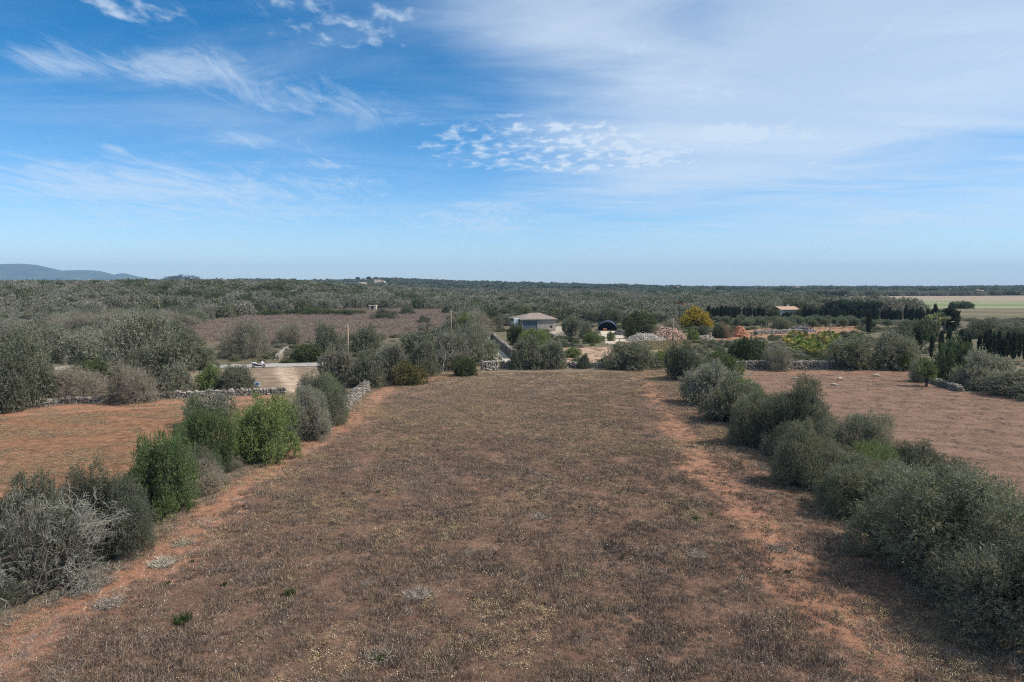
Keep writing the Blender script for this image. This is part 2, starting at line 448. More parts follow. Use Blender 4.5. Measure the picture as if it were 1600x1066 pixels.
def ground_mat():
    nb, bs, out = new_mat('ground_mat')
    geo = nb.new('ShaderNodeNewGeometry'); pos = geo.outputs['Position']
    col = nb.new('ShaderNodeAttribute', attribute_name='col')
    w = nb.new('ShaderNodeAttribute', attribute_name='wts')         # r red soil, g grey straw, b pebbles
    sp = nb.new('ShaderNodeSeparateColor'); nb.l.new(w.outputs['Color'], sp.inputs[0])
    n1 = nb.noise(pos, 6.0, 9, 0.78); n2 = nb.noise(pos, 0.55, 6, 0.62, 0.4); n3 = nb.noise(pos, 1.4, 6, 0.65, 0.3)
    k = nb.math('MULTIPLY', nb.rng(n1, 0.28, 0.72, 0.4, 1.6, False), nb.rng(n2, 0.3, 0.7, 0.65, 1.35, False))
    vm = nb.new('ShaderNodeVectorMath', operation='SCALE'); nb.l.new(col.outputs['Color'], vm.inputs[0]); nb.l.new(k, vm.inputs['Scale'])
    red = nb.ramp(n1, [(0.25, (0.20, 0.098, 0.060)), (0.5, (0.34, 0.168, 0.100)), (0.75, (0.44, 0.26, 0.17))])
    fr = nb.rng(nb.math('ADD', n3, nb.math('MULTIPLY', sp.outputs[0], 0.9)), 0.78, 1.0)
    c = nb.mix(fr, vm.outputs[0], red)
    grey = nb.ramp(n1, [(0.3, (0.15, 0.125, 0.115)), (0.7, (0.31, 0.27, 0.245))])
    fg = nb.rng(nb.math('ADD', nb.noise(pos, 0.9, 7, 0.7, 0.6), nb.math('MULTIPLY', sp.outputs[1], 0.6)), 0.72, 0.95)
    c = nb.mix(nb.math('MULTIPLY', fg, 0.85), c, grey)
    vo = nb.new('ShaderNodeTexVoronoi'); vo.inputs['Scale'].default_value = 4.2; nb.l.new(pos, vo.inputs['Vector'])
    vs = nb.new('ShaderNodeSeparateColor'); nb.l.new(vo.outputs['Color'], vs.inputs[0])
    dot = nb.math('MULTIPLY', nb.math('LESS_THAN', vo.outputs['Distance'], 0.11), nb.math('LESS_THAN', vs.outputs[0], nb.math('MULTIPLY', sp.outputs[2], 0.5)))
    c = nb.mix(nb.math('MULTIPLY', dot, 0.8), c, (0.55, 0.46, 0.36, 1))
    nb.l.new(c, bs.inputs['Base Color']); bs.inputs['Roughness'].default_value = 0.95; bs.inputs['Specular IOR Level'].default_value = 0.1
    b = nb.new('ShaderNodeBump'); b.inputs['Strength'].default_value = 0.9; b.inputs['Distance'].default_value = 0.12
    nb.l.new(n1, b.inputs['Height']); nb.l.new(b.outputs[0], bs.inputs['Normal'])
ground_mat()

# ------------------------------------------------------------------ ground


def build_ground():
    def axis(lo, hi, core_lo, core_hi, st, g):
        c = list(np.arange(core_lo, core_hi + 1e-6, st)); a = core_hi; s = st
        while a < hi: s = st + (a - core_hi) * g; a += s; c.append(a)
        a = core_lo; l = []
        while a > lo: s = st + (core_lo - a) * g; a -= s; l.append(a)
        return np.array(l[::-1] + c)
    xs = axis(-9000, 9000, -75, 75, 0.6, 0.05); ys = axis(-300, 12000, 14, 130, 0.6, 0.02)
    X, Y = np.meshgrid(xs, ys); x, y = X.ravel(), Y.ravel()
    z = height(x, y)
    near = sstep(220, 120, y) * (np.abs(x) < 120)
    z = z + near * (0.10 * (vnoise(x, y, 0.9, 31, 2) - 0.5))
    j = 0.9
    jx = x + (vnoise(x, y, 0.5, 11) - 0.5) * 2 * j; jy = y + (vnoise(x, y, 0.5, 12) - 0.5) * 2 * j
    n = len(x)
    col = np.zeros((n, 4), np.float32); col[:, 3] = 1; wts = np.zeros((n, 4), np.float32); wts[:, 3] = 1

    def setc(m, c, red=0.0, grey=0.0, peb=0.0):
        col[m, :3] = c; wts[m, 0] = red; wts[m, 1] = grey; wts[m, 2] = peb
    setc(np.ones(n, bool), (0.20, 0.15, 0.10), 0.08, 0.1, 0.1)
    mm = y > 112; col[mm, :3] = (0.135, 0.112, 0.068); wts[mm, 0] = 0.04
    far = y > 900; col[far, :3] = (0.075, 0.08, 0.06)
    P = lambda poly: inpoly(jx, jy, poly)
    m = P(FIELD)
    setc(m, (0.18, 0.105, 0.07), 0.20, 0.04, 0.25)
    rd = seg_dist(jx, jy, RIGHT_EDGE); ld = seg_dist(jx, jy, LEFT_EDGE)
    pn = vnoise(x, y, 0.22, 41)
    red = 0.95 * np.exp(-((ld - 1.4) / 1.9) ** 2) + 0.62 * np.exp(-((rd - 4.6) / 1.6) ** 2) * (0.5 + pn) + 0.25 * np.exp(-((rd - 1.2) / 1.2) ** 2)
    wts[m, 0] = np.clip(0.16 + red[m] * (0.30 + 0.75 * pn[m]), 0, 0.50)
    wts[m, 2] = np.clip(0.2 + 0.9 * red[m], 0, 1)
    gn = vnoise(x, y, 0.3, 43)
    wts[m, 1] = np.clip((0.05 + 0.35 * np.exp(-((ld - 2.6) / 1.0) ** 2) + 0.3 * np.exp(-((rd - 2.5) / 1.5) ** 2))[m] * (0.4 + gn[m] * 1.2), 0, 0.5)
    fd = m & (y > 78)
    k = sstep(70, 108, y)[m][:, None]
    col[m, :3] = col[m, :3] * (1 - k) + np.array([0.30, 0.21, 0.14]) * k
    m = P(LEFT_FIELD); setc(m, (0.20, 0.105, 0.055), 0.36, 0.0, 0.5)
    strip = m & (seg_dist(jx, jy, G((0, 640), (130, 633), (260, 626), (440, 620))) < 5); wts[strip, 0] = 0.55
    m = P(RIGHT_FIELD); setc(m, (0.20, 0.122, 0.082), 0.10, 0.10, 0.35)
    row = np.sin((y + 0.25 * x) * 2.1 + 3 * vnoise(x, y, 0.1, 51))
    wts[m, 1] = (0.04 + 0.04 * row)[m] + 0.12 * pn[m]; wts[m, 0] = (0.20 - 0.06 * row)[m]
    top = m & (seg_dist(jx, jy, G((1180, 581), (1310, 580), (1420, 580))) < 4); wts[top, 0] = 0.4
    setc(P(FALLOW), (0.235, 0.17, 0.125), 0.0, 0.12, 0)
    setc(P(VERGE), (0.235, 0.17, 0.115), 0.12, 0.1, 0.3)
    for rut, wd in ((G((436, 575), (440, 586), (449, 597), (461, 612)), .75), (G((452, 575), (456, 584), (461, 593), (469, 604)), .6)):
        k = np.exp(-(seg_dist(jx * .3 + x * .7, jy * .3 + y * .7, rut) / wd) ** 2)[:, None]; near_ = (k[:, 0] > .02)
        col[near_, :3] = (col[:, :3] * (1 - k) + np.array([.46, .34, .24]) * k)[near_]; wts[near_, :3] *= (1 - k)[near_]
    setc(P(PLOT_TAN), (0.38, 0.25, 0.17), 0.15, 0, 0.2)
    setc(P(PLOT_GREEN), (0.13, 0.135, 0.06), 0.12, 0, 0)
    setc(P(YARD), (0.36, 0.29, 0.22), 0.05, 0, 0.3)
    setc(P(PLOT_RED), (0.30, 0.17, 0.10), 0.3, 0, 0)
    setc(P(PLOT_PATH), (0.50, 0.41, 0.32), 0, 0, 0)
    setc(P(FAR_TAN), (0.28, 0.22, 0.155), 0, 0, 0)
    mg = P(FAR_GREEN); setc(mg, (0.16, 0.19, 0.085), 0, 0, 0)
    bnd = mg & (np.sin(y * 0.05) > 0.2); col[bnd, :3] = (0.235, 0.23, 0.13)
    mb_ = P(FAR_BROWN); setc(mb_, (0.125, 0.108, 0.062), 0, 0, 0); st_ = mb_ & (np.sin(y * .11 + x * .02) + vnoise(x, y, .05, 9) > .9); col[st_, :3] = (0.17, 0.14, 0.085)
    ny, nx = len(ys), len(xs)
    i = np.arange((ny - 1) * (nx - 1)); r, c = i // (nx - 1), i % (nx - 1); a = r * nx + c
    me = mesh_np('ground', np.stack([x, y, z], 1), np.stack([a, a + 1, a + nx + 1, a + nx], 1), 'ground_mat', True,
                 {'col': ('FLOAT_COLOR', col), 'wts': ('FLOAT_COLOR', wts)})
    tag(obj('ground', me), 'dry brown and red earth fields and scrub ground', 'ground', kind='structure')
build_ground()


def ribbon(name, pts, width, mat, lift, label, cat):
    """a strip of road laid over the ground, edges a little uneven"""
    pts = [np.array(p[:2]) for p in pts]; L = []; 
    for a, b in zip(pts[:-1], pts[1:]):
        k = max(2, int(np.linalg.norm(b - a) / 0.7))
        L += [a + (b - a) * t / k for t in range(k)]
    L.append(pts[-1]); L = np.array(L)
    for _ in range(6): L[1:-1] = (L[:-2] + L[1:-1] * 2 + L[2:]) / 4
    T = np.gradient(L, axis=0); T /= np.linalg.norm(T, axis=1)[:, None]; N = np.stack([-T[:, 1], T[:, 0]], 1)
    V = []; ncol = 7
    for c in range(ncol):
        f = c / (ncol - 1) * 2 - 1
        e = L + N * (f * width / 2 * (1 + (0.9 * (vnoise(L[:, 0], L[:, 1], 1.1, 61 + (f > 0)) - 0.5) if abs(f) > 0.9 else 0)))[:, None] if abs(f) > 0.9 else L + N * f * width / 2
        V.append(np.column_stack([e, height(e[:, 0], e[:, 1]) + lift]))
    n = len(L); V = np.concatenate(V); fs = []
    for c in range(ncol - 1):
        i = np.arange(n - 1); fs.append(np.stack([c * n + i, c * n + i + 1, (c + 1) * n + i + 1, (c + 1) * n + i], 1))
    o = obj(name, mesh_np(name, V, np.concatenate(fs), mat, True))
    return tag(o, label, cat, kind='structure')

# ------------------------------------------------------------------ vegetation prototypes


def unit(v): return v / (np.linalg.norm(v, axis=-1, keepdims=True) + 1e-9)


def leaf_quads(org, dirs, length, width, rng, tint, twig):
    n = len(org)
    side = unit(np.cross(dirs, unit(rng.normal(size=(n, 3)))))
    L = (length * rng.uniform(0.6, 1.3, n))[:, None]; W = (width * rng.uniform(0.7, 1.3, n))[:, None]
    mid = org + dirs * L * 0.5
    V = np.stack([org, mid + side * W * 0.5, org + dirs * L, mid - side * W * 0.5], 1).reshape(-1, 3)
    Fc = np.arange(n * 4).reshape(-1, 4)
    T = np.zeros((n, 4, 4), np.float32); T[:, :, 0] = np.asarray(tint)[:, None]; T[:, :, 1] = np.asarray(twig)[:, None]; T[:, :, 3] = 1
    return V, Fc, T.reshape(-1, 4)


def crown_arrays(seed, n_spray, per, twig, leaf, width, lobes, clear=0.0, up=0.15, spread=0.85, twigs=True, twiggy=0.1):
    rng = np.random.default_rng(seed)
    C = np.array([l[0] for l in lobes], float); R = np.array([l[1] for l in lobes], float)
    S = np.array([l[2] if len(l) > 2 else 1.0 for l in lobes], float)          # vertical stretch of each lobe
    w = R ** 2 / (R ** 2).sum()
    O, D, TB = [], [], []; got = 0
    clumps = [unit(rng.normal(size=(22, 3)) + np.array([0, 0, 0.35])) for _ in lobes]
    cb = [rng.uniform(0.72, 1.10, 22) for _ in lobes]; ct = [rng.uniform(0.15, 0.85, 22) for _ in lobes]
    while got < n_spray:
        m = n_spray
        li = rng.choice(len(lobes), m, p=w); ci = rng.integers(0, 22, m)
        cd = np.array([clumps[a][b] for a, b in zip(li, ci)]); bump = np.array([cb[a][b] for a, b in zip(li, ci)])
        jit = rng.normal(size=(m, 3)) * np.where(rng.random(m) < 0.3, 0.8, 0.28)[:, None]; d = unit(cd + jit)
        off = np.linalg.norm(d - cd, axis=1)
        rad = R[li] * bump * np.maximum(1.02 - 0.45 * off ** 2, 0.78) * (1 - 0.38 * rng.random(m) ** 2.2)
        p = C[li] + d * rad[:, None] * np.stack([np.ones(m), np.ones(m), S[li]], 1)
        inner = rng.random(m) < 0.22                       # some foliage inside the crown
        rad = np.where(inner, R[li] * rng.random(m) ** 0.4 * 0.9, rad)
        p = C[li] + d * rad[:, None] * np.stack([np.ones(m), np.ones(m), S[li]], 1)
        ok = p[:, 2] > clear + 0.01
        for k in range(len(lobes)):
            q = (p - C[k]) / np.array([1, 1, S[k]])
            ok &= ~((li != k) & ~inner & (np.linalg.norm(q, axis=1) < 0.62 * R[k]))
        p, d = p[ok], d[ok]; tb = np.array([ct[a][b] for a, b in zip(li[ok], ci[ok])])
        O.append(p); D.append(d); TB.append(tb); got += len(p)
    O = np.concatenate(O)[:n_spray]; D = np.concatenate(D)[:n_spray]; TB = np.concatenate(TB)[:n_spray]
    td = unit(D * 0.75 + np.array([0, 0, up]) + rng.normal(size=D.shape) * 0.38)
    tl = twig * (0.5 + 0.5 * rng.random(n_spray) + 1.3 * rng.random(n_spray) ** 5)
    V, Fs, T, base = [], [], [], 0
    t = np.tile((np.arange(per) + 0.5) / per, (n_spray, 1)) + rng.uniform(-.5, .5, (n_spray, per)) / per
    org = O[:, None, :] + td[:, None, :] * (t * tl[:, None])[..., None]
    ld = unit(td[:, None, :] + rng.normal(size=(n_spray, per, 3)) * spread)
    tint = np.clip(TB[:, None] * 0.6 + rng.random((n_spray, per)) * 0.45, 0, 1)
    tw = (rng.random((n_spray, per)) < twiggy) * 1.0
    v, f, c = leaf_quads(org.reshape(-1, 3), ld.reshape(-1, 3), leaf, width, rng, tint.ravel(), tw.ravel())
    V.append(v); Fs.append(f); T.append(c); base = len(v)
    if twigs:
        v, f, c = leaf_quads(O - td * tl[:, None] * 0.3, td, twig * 1.25, width * 0.35, rng, np.full(n_spray, 0.45), np.ones(n_spray))
        V.append(v); Fs.append(f + base); T.append(c); base += len(v)
        m = n_spray // 30; j = rng.integers(0, n_spray, m)                # stray bare shoots
        sd = unit(D[j] + rng.normal(size=(m, 3)) * 0.35 + np.array([0, 0, 0.25]))
        v, f, c = leaf_quads(O[j], sd, twig * 2.4, width * 0.5, rng, np.full(m, 0.6), np.ones(m))
        V.append(v); Fs.append(f + base); T.append(c)
    return np.concatenate(V), np.concatenate(Fs), np.concatenate(T)


def stems_mesh(seed, lobes, mat, n_r=5, r0=0.05, trunk_h=0.0):
    rng = random.Random(seed); mb = MB()
    if trunk_h:
        mb.tube([(0, 0, -0.02), (0.03, 0.01, trunk_h * 0.5), (0.0, 0.03, trunk_h)], [r0 * 1.5, r0 * 1.1, r0], 8)
    for l in lobes:
        c, r = l[0], l[1]
        bx, by = (0.0, 0.02) if trunk_h else (c[0] * 0.3 + rng.uniform(-.05, .05), c[1] * 0.3 + rng.uniform(-.05, .05))
        st = Vector((bx, by, trunk_h * 0.9 if trunk_h else -0.02)); en = Vector(c)
        mid = st.lerp(en, 0.5) + Vector((rng.uniform(-.08, .08), rng.uniform(-.08, .08), 0.03))
        mb.tube([st, mid, en], [r0 * 0.8, r0 * 0.5, r0 * 0.28], n_r)
        for _ in range(5):
            d = Vector((rng.gauss(0, 1), rng.gauss(0, 1), rng.gauss(0.4, 0.8))).normalized()
            a = mid.lerp(en, rng.uniform(0.3, 1))
            mb.tube([a, a + d * r * 0.4 + Vector((0, 0, .02)), a + d * r * 0.85], [r0 * 0.28, r0 * 0.18, r0 * 0.07], 4)
    return mb.mesh('trunk', mat)


def dome_lobes(seed, n, r=(0.24, 0.46), top=1.0, base=0.25, flat=1.0):
    """irregular heap of lobes: skirts on the ground, a lumpy ring, a crooked top"""
    rng = random.Random(seed); L = []
    sx, sy = rng.uniform(-.16, .16), rng.uniform(-.16, .16)
    for k in range(n):
        a = 2 * math.pi * (k + rng.uniform(-.45, .45)) / n
        q = rng.uniform(0.36, 0.72); R = rng.uniform(*r)
        z = rng.uniform(base * 0.6, 0.58)
        L.append(((q * math.cos(a), q * math.sin(a), min(z, top - R)), R, rng.uniform(0.8, 1.25) * flat))
    for k in range(5):
        a = 2 * math.pi * (k + rng.uniform(-.45, .45)) / 5; q = rng.uniform(.5, .78)
        L.append(((q * math.cos(a), q * math.sin(a), rng.uniform(.06, .2)), rng.uniform(.18, .32), 0.9))
    for k in range(3):
        a = 2 * math.pi * (k + rng.uniform(-.3, .3)) / 3; q = rng.uniform(.2, .36)
        L.append(((sx + q * math.cos(a), sy + q * math.sin(a), top - rng.uniform(.38, .62)), rng.uniform(.28, .40), 1.0 * flat))
    L.append(((sx, sy, top - 0.55), 0.44, 1.0 * flat))
    for k in range(4):                                   # small shoots breaking the outline
        a = rng.uniform(0, 6.28); q = rng.uniform(.1, .55)
        L.append(((sx + q * math.cos(a), sy + q * math.sin(a), top - rng.uniform(.08, .3)), rng.uniform(.11, .19), 1.3))
    return L

PROTO = {}


def proto(key, lobes, n_spray, per, twig, leaf, width, seed, mat='leaf', bark='bark', clear=0.0, r0=0.05, trunk_h=0.0, norm=True, **kw):
    v, f, t = crown_arrays(seed, n_spray, per, twig, leaf, width, lobes, clear, **kw)
    if norm:                                             # crown fills radius 1 and height 1
        sx, sz = np.percentile(np.hypot(v[:, 0], v[:, 1]), 98.5), np.percentile(v[:, 2], 99.6)
        v = v / np.array([sx, sx, sz]); lobes = [((l[0][0] / sx, l[0][1] / sx, l[0][2] / sz), *l[1:]) for l in lobes]
    PROTO[key] = (mesh_np('crown', v, f, mat, False, {'tint': ('FLOAT_COLOR', t)}), stems_mesh(seed, lobes, bark, 5, r0, trunk_h))

for i in range(4):                                     # near shrubs, fine sprays
    proto(('near', i), dome_lobes(100 + i, 7), 9500, 8, 0.085, 0.034, 0.0080, 10 + i, twiggy=0.16)
for i in range(2):                                     # near broad-leaved green shrubs
    proto(('nearg', i), dome_lobes(140 + i, 6, base=0.3), 4600, 9, 0.11, 0.036, 0.015, 20 + i, up=0.45, twiggy=0.04)
for i in range(6):
    proto(('mid', i), dome_lobes(200 + i, 6), 2600, 7, 0.13, 0.065, 0.020, 30 + i, twiggy=0.14)
for i in range(2):
    proto(('midg', i), dome_lobes(240 + i, 6), 2300, 7, 0.12, 0.060, 0.030, 40 + i, twiggy=0.03)
for i in range(3):                                     # nearly leafless, twiggy
    proto(('twig', i), dome_lobes(260 + i, 6), 3000, 5, 0.20, 0.12, 0.009, 50 + i, twiggy=0.7, spread=0.5)
proto(('neartwig', 0), dome_lobes(270, 7), 950, 5, 0.17, 0.085, 0.0045, 57, twiggy=0.95, spread=0.7)
for i in range(2):                                     # tree with a clear trunk
    proto(('tree', i), [((0.0, 0.05, .72), .30), ((.42, .1, .62), .30), ((-.4, .15, .60), .32), ((.05, -.4, .58), .30), ((-.1, .42, .62), .28), ((.1, 0, .5), .36)],
          1900, 7, 0.12, 0.065, 0.022, 60 + i, clear=0.24, trunk_h=0.34, r0=0.055)
proto(('sparse', 0), [((0.0, 0.0, .66), .26), ((.45, .05, .46), .24), ((-.35, .1, .52), .26), ((.05, -.3, .50), .26), ((-.05, .25, .84), .18)],
      420, 8, 0.16, 0.085, 0.034, 71, clear=0.28, trunk_h=0.42, r0=0.075, bark='dark_bark', up=0.5)
for i in range(4):
    proto(('far', i), dome_lobes(300 + i, 5), 560, 5, 0.16, 0.13, 0.055, 80 + i, mat='wood_leaf', twigs=False, twiggy=0.0)
for i in range(3):
    L = []
    rr = random.Random(400 + i)
    for k in range(9): L.append(((rr.uniform(-.85, .85), rr.uniform(-.85, .85), rr.uniform(.35, .6)), rr.uniform(.24, .38), 1.3))
    proto(('clump', i), L, 330, 4, 0.16, 0.17, 0.09, 90 + i, mat='far_leaf', twigs=False, twiggy=0.0)
# columnar cypress, broad cypress, golden conifer, umbrella pine
cyl = [((0, 0, .12 + .095 * k), .30 * (0.55 + 0.6 * math.sin(math.pi * (0.12 + 0.08 * k)) if k < 6 else (9.4 - k) / 4.0), 0.9) for k in range(9)]
proto(('cypress', 0), cyl, 1300, 5, 0.10, 0.075, 0.035, 95, up=1.6, spread=0.35, twiggy=0.02, bark='dark_bark', clear=0.03, norm=False)
proto(('conifer', 0), [((0, 0, .25), .62, .6), ((.2, .1, .42), .50, .7), ((-.25, 0, .45), .45, .7), ((0, 0, .65), .38, .8), ((.05, 0, .85), .2, 1.0)], 1300, 7, 0.14, 0.08, 0.035, 97, up=0.1, spread=0.55, twiggy=0.0)
proto(('pine', 0), [((0, 0, .78), .34, .7), ((.45, .1, .70), .34, .65), ((-.45, .1, .68), .36, .65), ((0, .45, .7), .34, .65), ((.05, -.45, .68), .34, .65)], 1100, 6, 0.12, 0.09, 0.045, 98, clear=0.42, trunk_h=0.5, r0=0.045, twiggy=0.02)

NAMES = {'neartwig': 'twiggy_shrub', 'near': 'wild_olive_shrub', 'nearg': 'mastic_shrub', 'mid': 'wild_olive_shrub', 'midg': 'mastic_shrub', 'twig': 'twiggy_shrub', 'tree': 'olive_tree',
         'sparse': 'young_tree', 'far': 'wild_olive_tree', 'cypress': 'cypress_tree', 'conifer': 'golden_conifer', 'pine': 'pine_tree'}
CATS = {'neartwig': 'shrub', 'near': 'shrub', 'nearg': 'shrub', 'mid': 'shrub', 'midg': 'shrub', 'twig': 'shrub', 'tree': 'olive tree', 'sparse': 'tree', 'far': 'tree',
        'cypress': 'cypress', 'conifer': 'conifer', 'pine': 'pine'}
COLR = {'grey': (0.208, 0.196, 0.155), 'olive': (0.158, 0.158, 0.110), 'deep': (0.104, 0.110, 0.074), 'green': (0.165, 0.20, 0.070), 'dark': (0.068, 0.085, 0.030),
        'lime': (0.150, 0.172, 0.075), 'twig': (0.29, 0.24, 0.195), 'brown': (0.24, 0.15, 0.075), 'rust': (0.125, 0.105, 0.036), 'silver': (0.235, 0.226, 0.185), 'gold': (0.34, 0.24, 0.03), 'cyp': (0.034, 0.044, 0.026)}
_cnt = [0]


def plant(kind, i, loc, r, h, color, label, group=None, rz=None, name=None, cat=None):
    _cnt[0] += 1; rr = random.Random(_cnt[0] * 7 + 1)
    k = (kind, i % sum(1 for q in PROTO if q[0] == kind))
    c, t = PROTO[k]
    e = thing(name or NAMES[kind], label, cat or CATS[kind], loc, rr.uniform(0, 6.28) if rz is None else rz, group, (r, r, h))
    o = obj('crown', c, e); col = COLR[color] if isinstance(color, str) else color
    v = rr.uniform(0.9, 1.1); o.color = (col[0] * v, col[1] * v * rr.uniform(.97, 1.03), col[2] * v, 1)
    obj('trunk', t, e)
    return e


def shrub(xl, xr, yt, yb, kind, i, color, label, group=None, **kw):
    """a plant whose crown spans xl..xr, whose foot meets the ground at yb and whose top shows at yt"""
    xc = (xl + xr) / 2; g = gp(xc, yb); d = g[1]; r = (xr - xl) / 2 * d / F
    for _ in range(3): r = (xr - xl) / 2 * (d + 0.72 * r) / F
    dep = d + 0.72 * r
    x = (xc - 800) / F * dep; z = hz(x, dep)
    dt = dep + 0.35 * r
    rt = ray(xc, yt); h = H + rt[2] * dt / rt[1] - z
    fat = 1.14 if kind.startswith('near') else 1.04
    return plant(kind, i, (x, dep, z - 0.03), r * fat, max(h * 0.97, 0.5), color, label, group, **kw)

# ------------------------------------------------------------------ roads
ribbon('road', G((-260, 583), (60, 577), (250, 574), (400, 572), (500, 570), (620, 565)), 5.0, 'asphalt_pale', 0.05, 'pale asphalt country road behind the stone wall', 'road')
ribbon('lane', G((785, 566), (782, 553), (776, 543), (767, 534), (764, 527)), 3.4, 'concrete', 0.05, 'pale concrete lane between stone walls', 'lane')

# ------------------------------------------------------------------ hedges and shrubs placed one by one
S = shrub
# the hedge to the east of the field
S(1350, 1640, 712, 945, 'near', 0, (0.135, 0.142, 0.098), 'broad dense grey-green shrub, the biggest in the hedge beside the right-angled field corner')
S(1490, 1760, 790, 1040, 'near', 1, (0.152, 0.150, 0.115), 'grey spreading shrub at the hedge end with long bare sprays')
S(1385, 1510, 686, 770, 'near', 2, 'deep', 'low dark shrub tucked behind the biggest hedge shrub')
S(1292, 1405, 708, 812, 'near', 3, 'olive', 'rounded dark olive shrub with a lime green one on its top')
S(1335, 1418, 688, 775, 'nearg', 0, 'lime', 'small lime green leafy shrub squeezed between darker hedge shrubs')
S(1222, 1318, 655, 768, 'near', 2, 'olive', 'bushy grey-olive shrub with rounded top facing the field')
S(1290, 1400, 640, 735, 'near', 0, 'grey', 'paler grey shrub on the ploughed-field side of the hedge')
S(1180, 1308, 582, 712, 'near', 1, 'deep', 'tall dark olive shrub with spiky top, tallest in the hedge')
S(1146, 1216, 612, 700, 'near', 3, 'olive', 'narrow olive shrub with dark foot beside the tallest hedge shrub')
S(1098, 1190, 586, 664, 'mid', 0, 'olive', 'olive shrub with bare grey twigs on its crown')
S(1138, 1198, 590, 640, 'midg', 0, 'green', 'green leafy shrub behind the bare-twigged hedge shrub')
S(1066, 1150, 560, 636, 'mid', 1, 'silver', 'silvery grey shrub halfway along the field hedge')
S(1036, 1096, 531, 596, 'mid', 2, 'deep', 'dark rounded shrub at the field corner by the far wall')
# the far end of the field
S(940, 1036, 533, 579, 'mid', 3, 'olive', 'wide olive shrub leaning over the far stone wall, before the rubble heap')
S(1012, 1062, 545, 575, 'midg', 1, 'green', 'small green shrub behind the far wall next to the corner shrub')
S(903, 924, 551, 577, 'mid', 4, 'deep', 'little dark shrub standing alone against the far stone wall')
S(838, 888, 530, 578, 'mid', 5, 'grey', 'grey shrub in front of the farmhouse, east half of a pair')
S(799, 856, 523, 579, 'mid', 0, 'olive', 'large olive shrub beside the lane mouth')
S(808, 858, 512, 545, 'midg', 0, 'green', 'light green shrub below the farmhouse wall')
S(790, 822, 504, 540, 'mid', 2, 'dark', 'dark evergreen shrub at the farmhouse garage door')
S(880, 908, 541, 560, 'midg', 1, 'green', 'low green bush in the tan vegetable plot')
# north-west corner of the field
S(708, 758, 498, 572, 'mid', 1, 'grey', 'tall grey shrub on the west side of the lane')
S(672, 735, 515, 580, 'mid', 3, 'grey', 'grey shrub with a bare whitish tree in its crown')
S(712, 745, 487, 545, 'midg', 1, 'green', 'green tree rising behind the grey lane shrubs')
S(706, 746, 555, 589, 'midg', 0, 'dark', 'dark green low bush at the foot of the grey lane shrubs')
S(632, 690, 528, 590, 'mid', 4, 'olive', 'olive shrub between the bare whitish tree and the rusty bush')
S(608, 668, 562, 604, 'midg', 1, 'rust', 'rusty dark green rounded bush at the field edge')
S(584, 640, 533, 598, 'mid', 5, 'grey', 'grey-green shrub behind the rusty bush')
S(538, 604, 545, 607, 'mid', 0, 'olive', 'olive shrub with a thin bare stem beside the broken wall end')
S(492, 556, 537, 603, 'mid', 2, 'grey', 'grey-green shrub standing at the wooden pole foot')
S(535, 600, 507, 556, 'mid', 1, 'olive', 'shrub across the road behind the wooden pole')
S(484, 540, 503, 560, 'mid', 4, 'olive', 'olive shrub across the road with dark undergrowth')
S(450, 505, 536, 566, 'midg', 0, 'dark', 'dark green undergrowth bush beside the road')
# hedge to the west of the field
S(434, 514, 600, 692, 'near', 3, 'silver', 'round silver-grey shrub at the near side of the broken wall')
S(468, 538, 580, 668, 'near', 0, 'olive', 'olive shrub behind the round silver-grey one')
S(485, 532, 581, 625, 'nearg', 1, 'green', 'small bright green shrub among grey ones near the broken wall')
S(340, 452, 614, 728, 'nearg', 0, 'green', 'big fresh green leafy shrub in the west hedge')
S(264, 352, 620, 752, 'nearg', 1, (0.090, 0.130, 0.045), 'upright green shrub with visible dark stems in the west hedge', name='mastic_shrub')
S(285, 365, 608, 668, 'midg', 0, 'silver', 'pale green thorny shrub in front of the dry stone wall')
S(188, 292, 664, 814, 'nearg', 0, (0.110, 0.155, 0.056), 'tapering mid green shrub between the dead tree hedge and the upright shrub')
S(250, 345, 715, 775, 'near', 2, 'twig', 'low grey dry brush under the upright green shrub')
S(100, 222, 712, 882, 'near', 1, 'deep', 'dark grey-green shrub next to the dead branches')
S(-60, 110, 735, 925, 'near', 2, (0.095, 0.100, 0.066), 'big dark shrub smothered by the dead tree')
S(70, 185, 735, 885, 'near', 0, 'deep', 'dark shrub below the dead branches at the red track')
S(-45, 128, 742, 948, 'neartwig', 0, (0.34, 0.32, 0.26), 'pale grey tangle of leafless twigs at the dead trees above the red track')
# beyond the dry stone wall, west
S(-60, 44, 545, 648, 'mid', 3, 'deep', 'dark blue-green shrub at the west end of the dry stone wall')
S(-10, 84, 520, 636, 'mid', 0, 'olive', 'big rounded olive tree behind the west end of the wall')
S(76, 168, 566, 630, 'twig', 0, 'twig', 'lilac-grey twiggy shrub leaning over the dry stone wall')
S(156, 240, 560, 634, 'twig', 1, 'twig', 'brown-grey twiggy shrub at the middle of the dry stone wall')
S(108, 176, 560, 600, 'midg', 0, 'dark', 'dark green bush between the twiggy shrubs and the olive behind')
S(200, 300, 520, 612, 'mid', 2, 'olive', 'large olive tree behind the middle of the dry stone wall')
S(165, 270, 482, 585, 'mid', 5, 'grey', 'tall wide grey olive tree, highest of those near the wall')
S(240, 302, 565, 622, 'mid', 4, 'grey', 'grey shrub beside the green one at the wall')
S(284, 340, 536, 580, 'mid', 1, 'olive', 'grey-olive shrub standing at the roadside')
S(300, 346, 568, 616, 'midg', 1, 'green', 'fresh green shrub growing over the wall by the road')
S(330, 400, 569, 616, 'mid', 3, 'olive', 'olive shrub at the wall just before the small sign')
S(342, 426, 497, 562, 'twig', 2, (0.21, 0.185, 0.14), 'twiggy brownish tree with dark foot across the road')
S(424, 474, 501, 540, 'twig', 0, 'twig', 'pale leafless shrub across the road next to the fallow field')
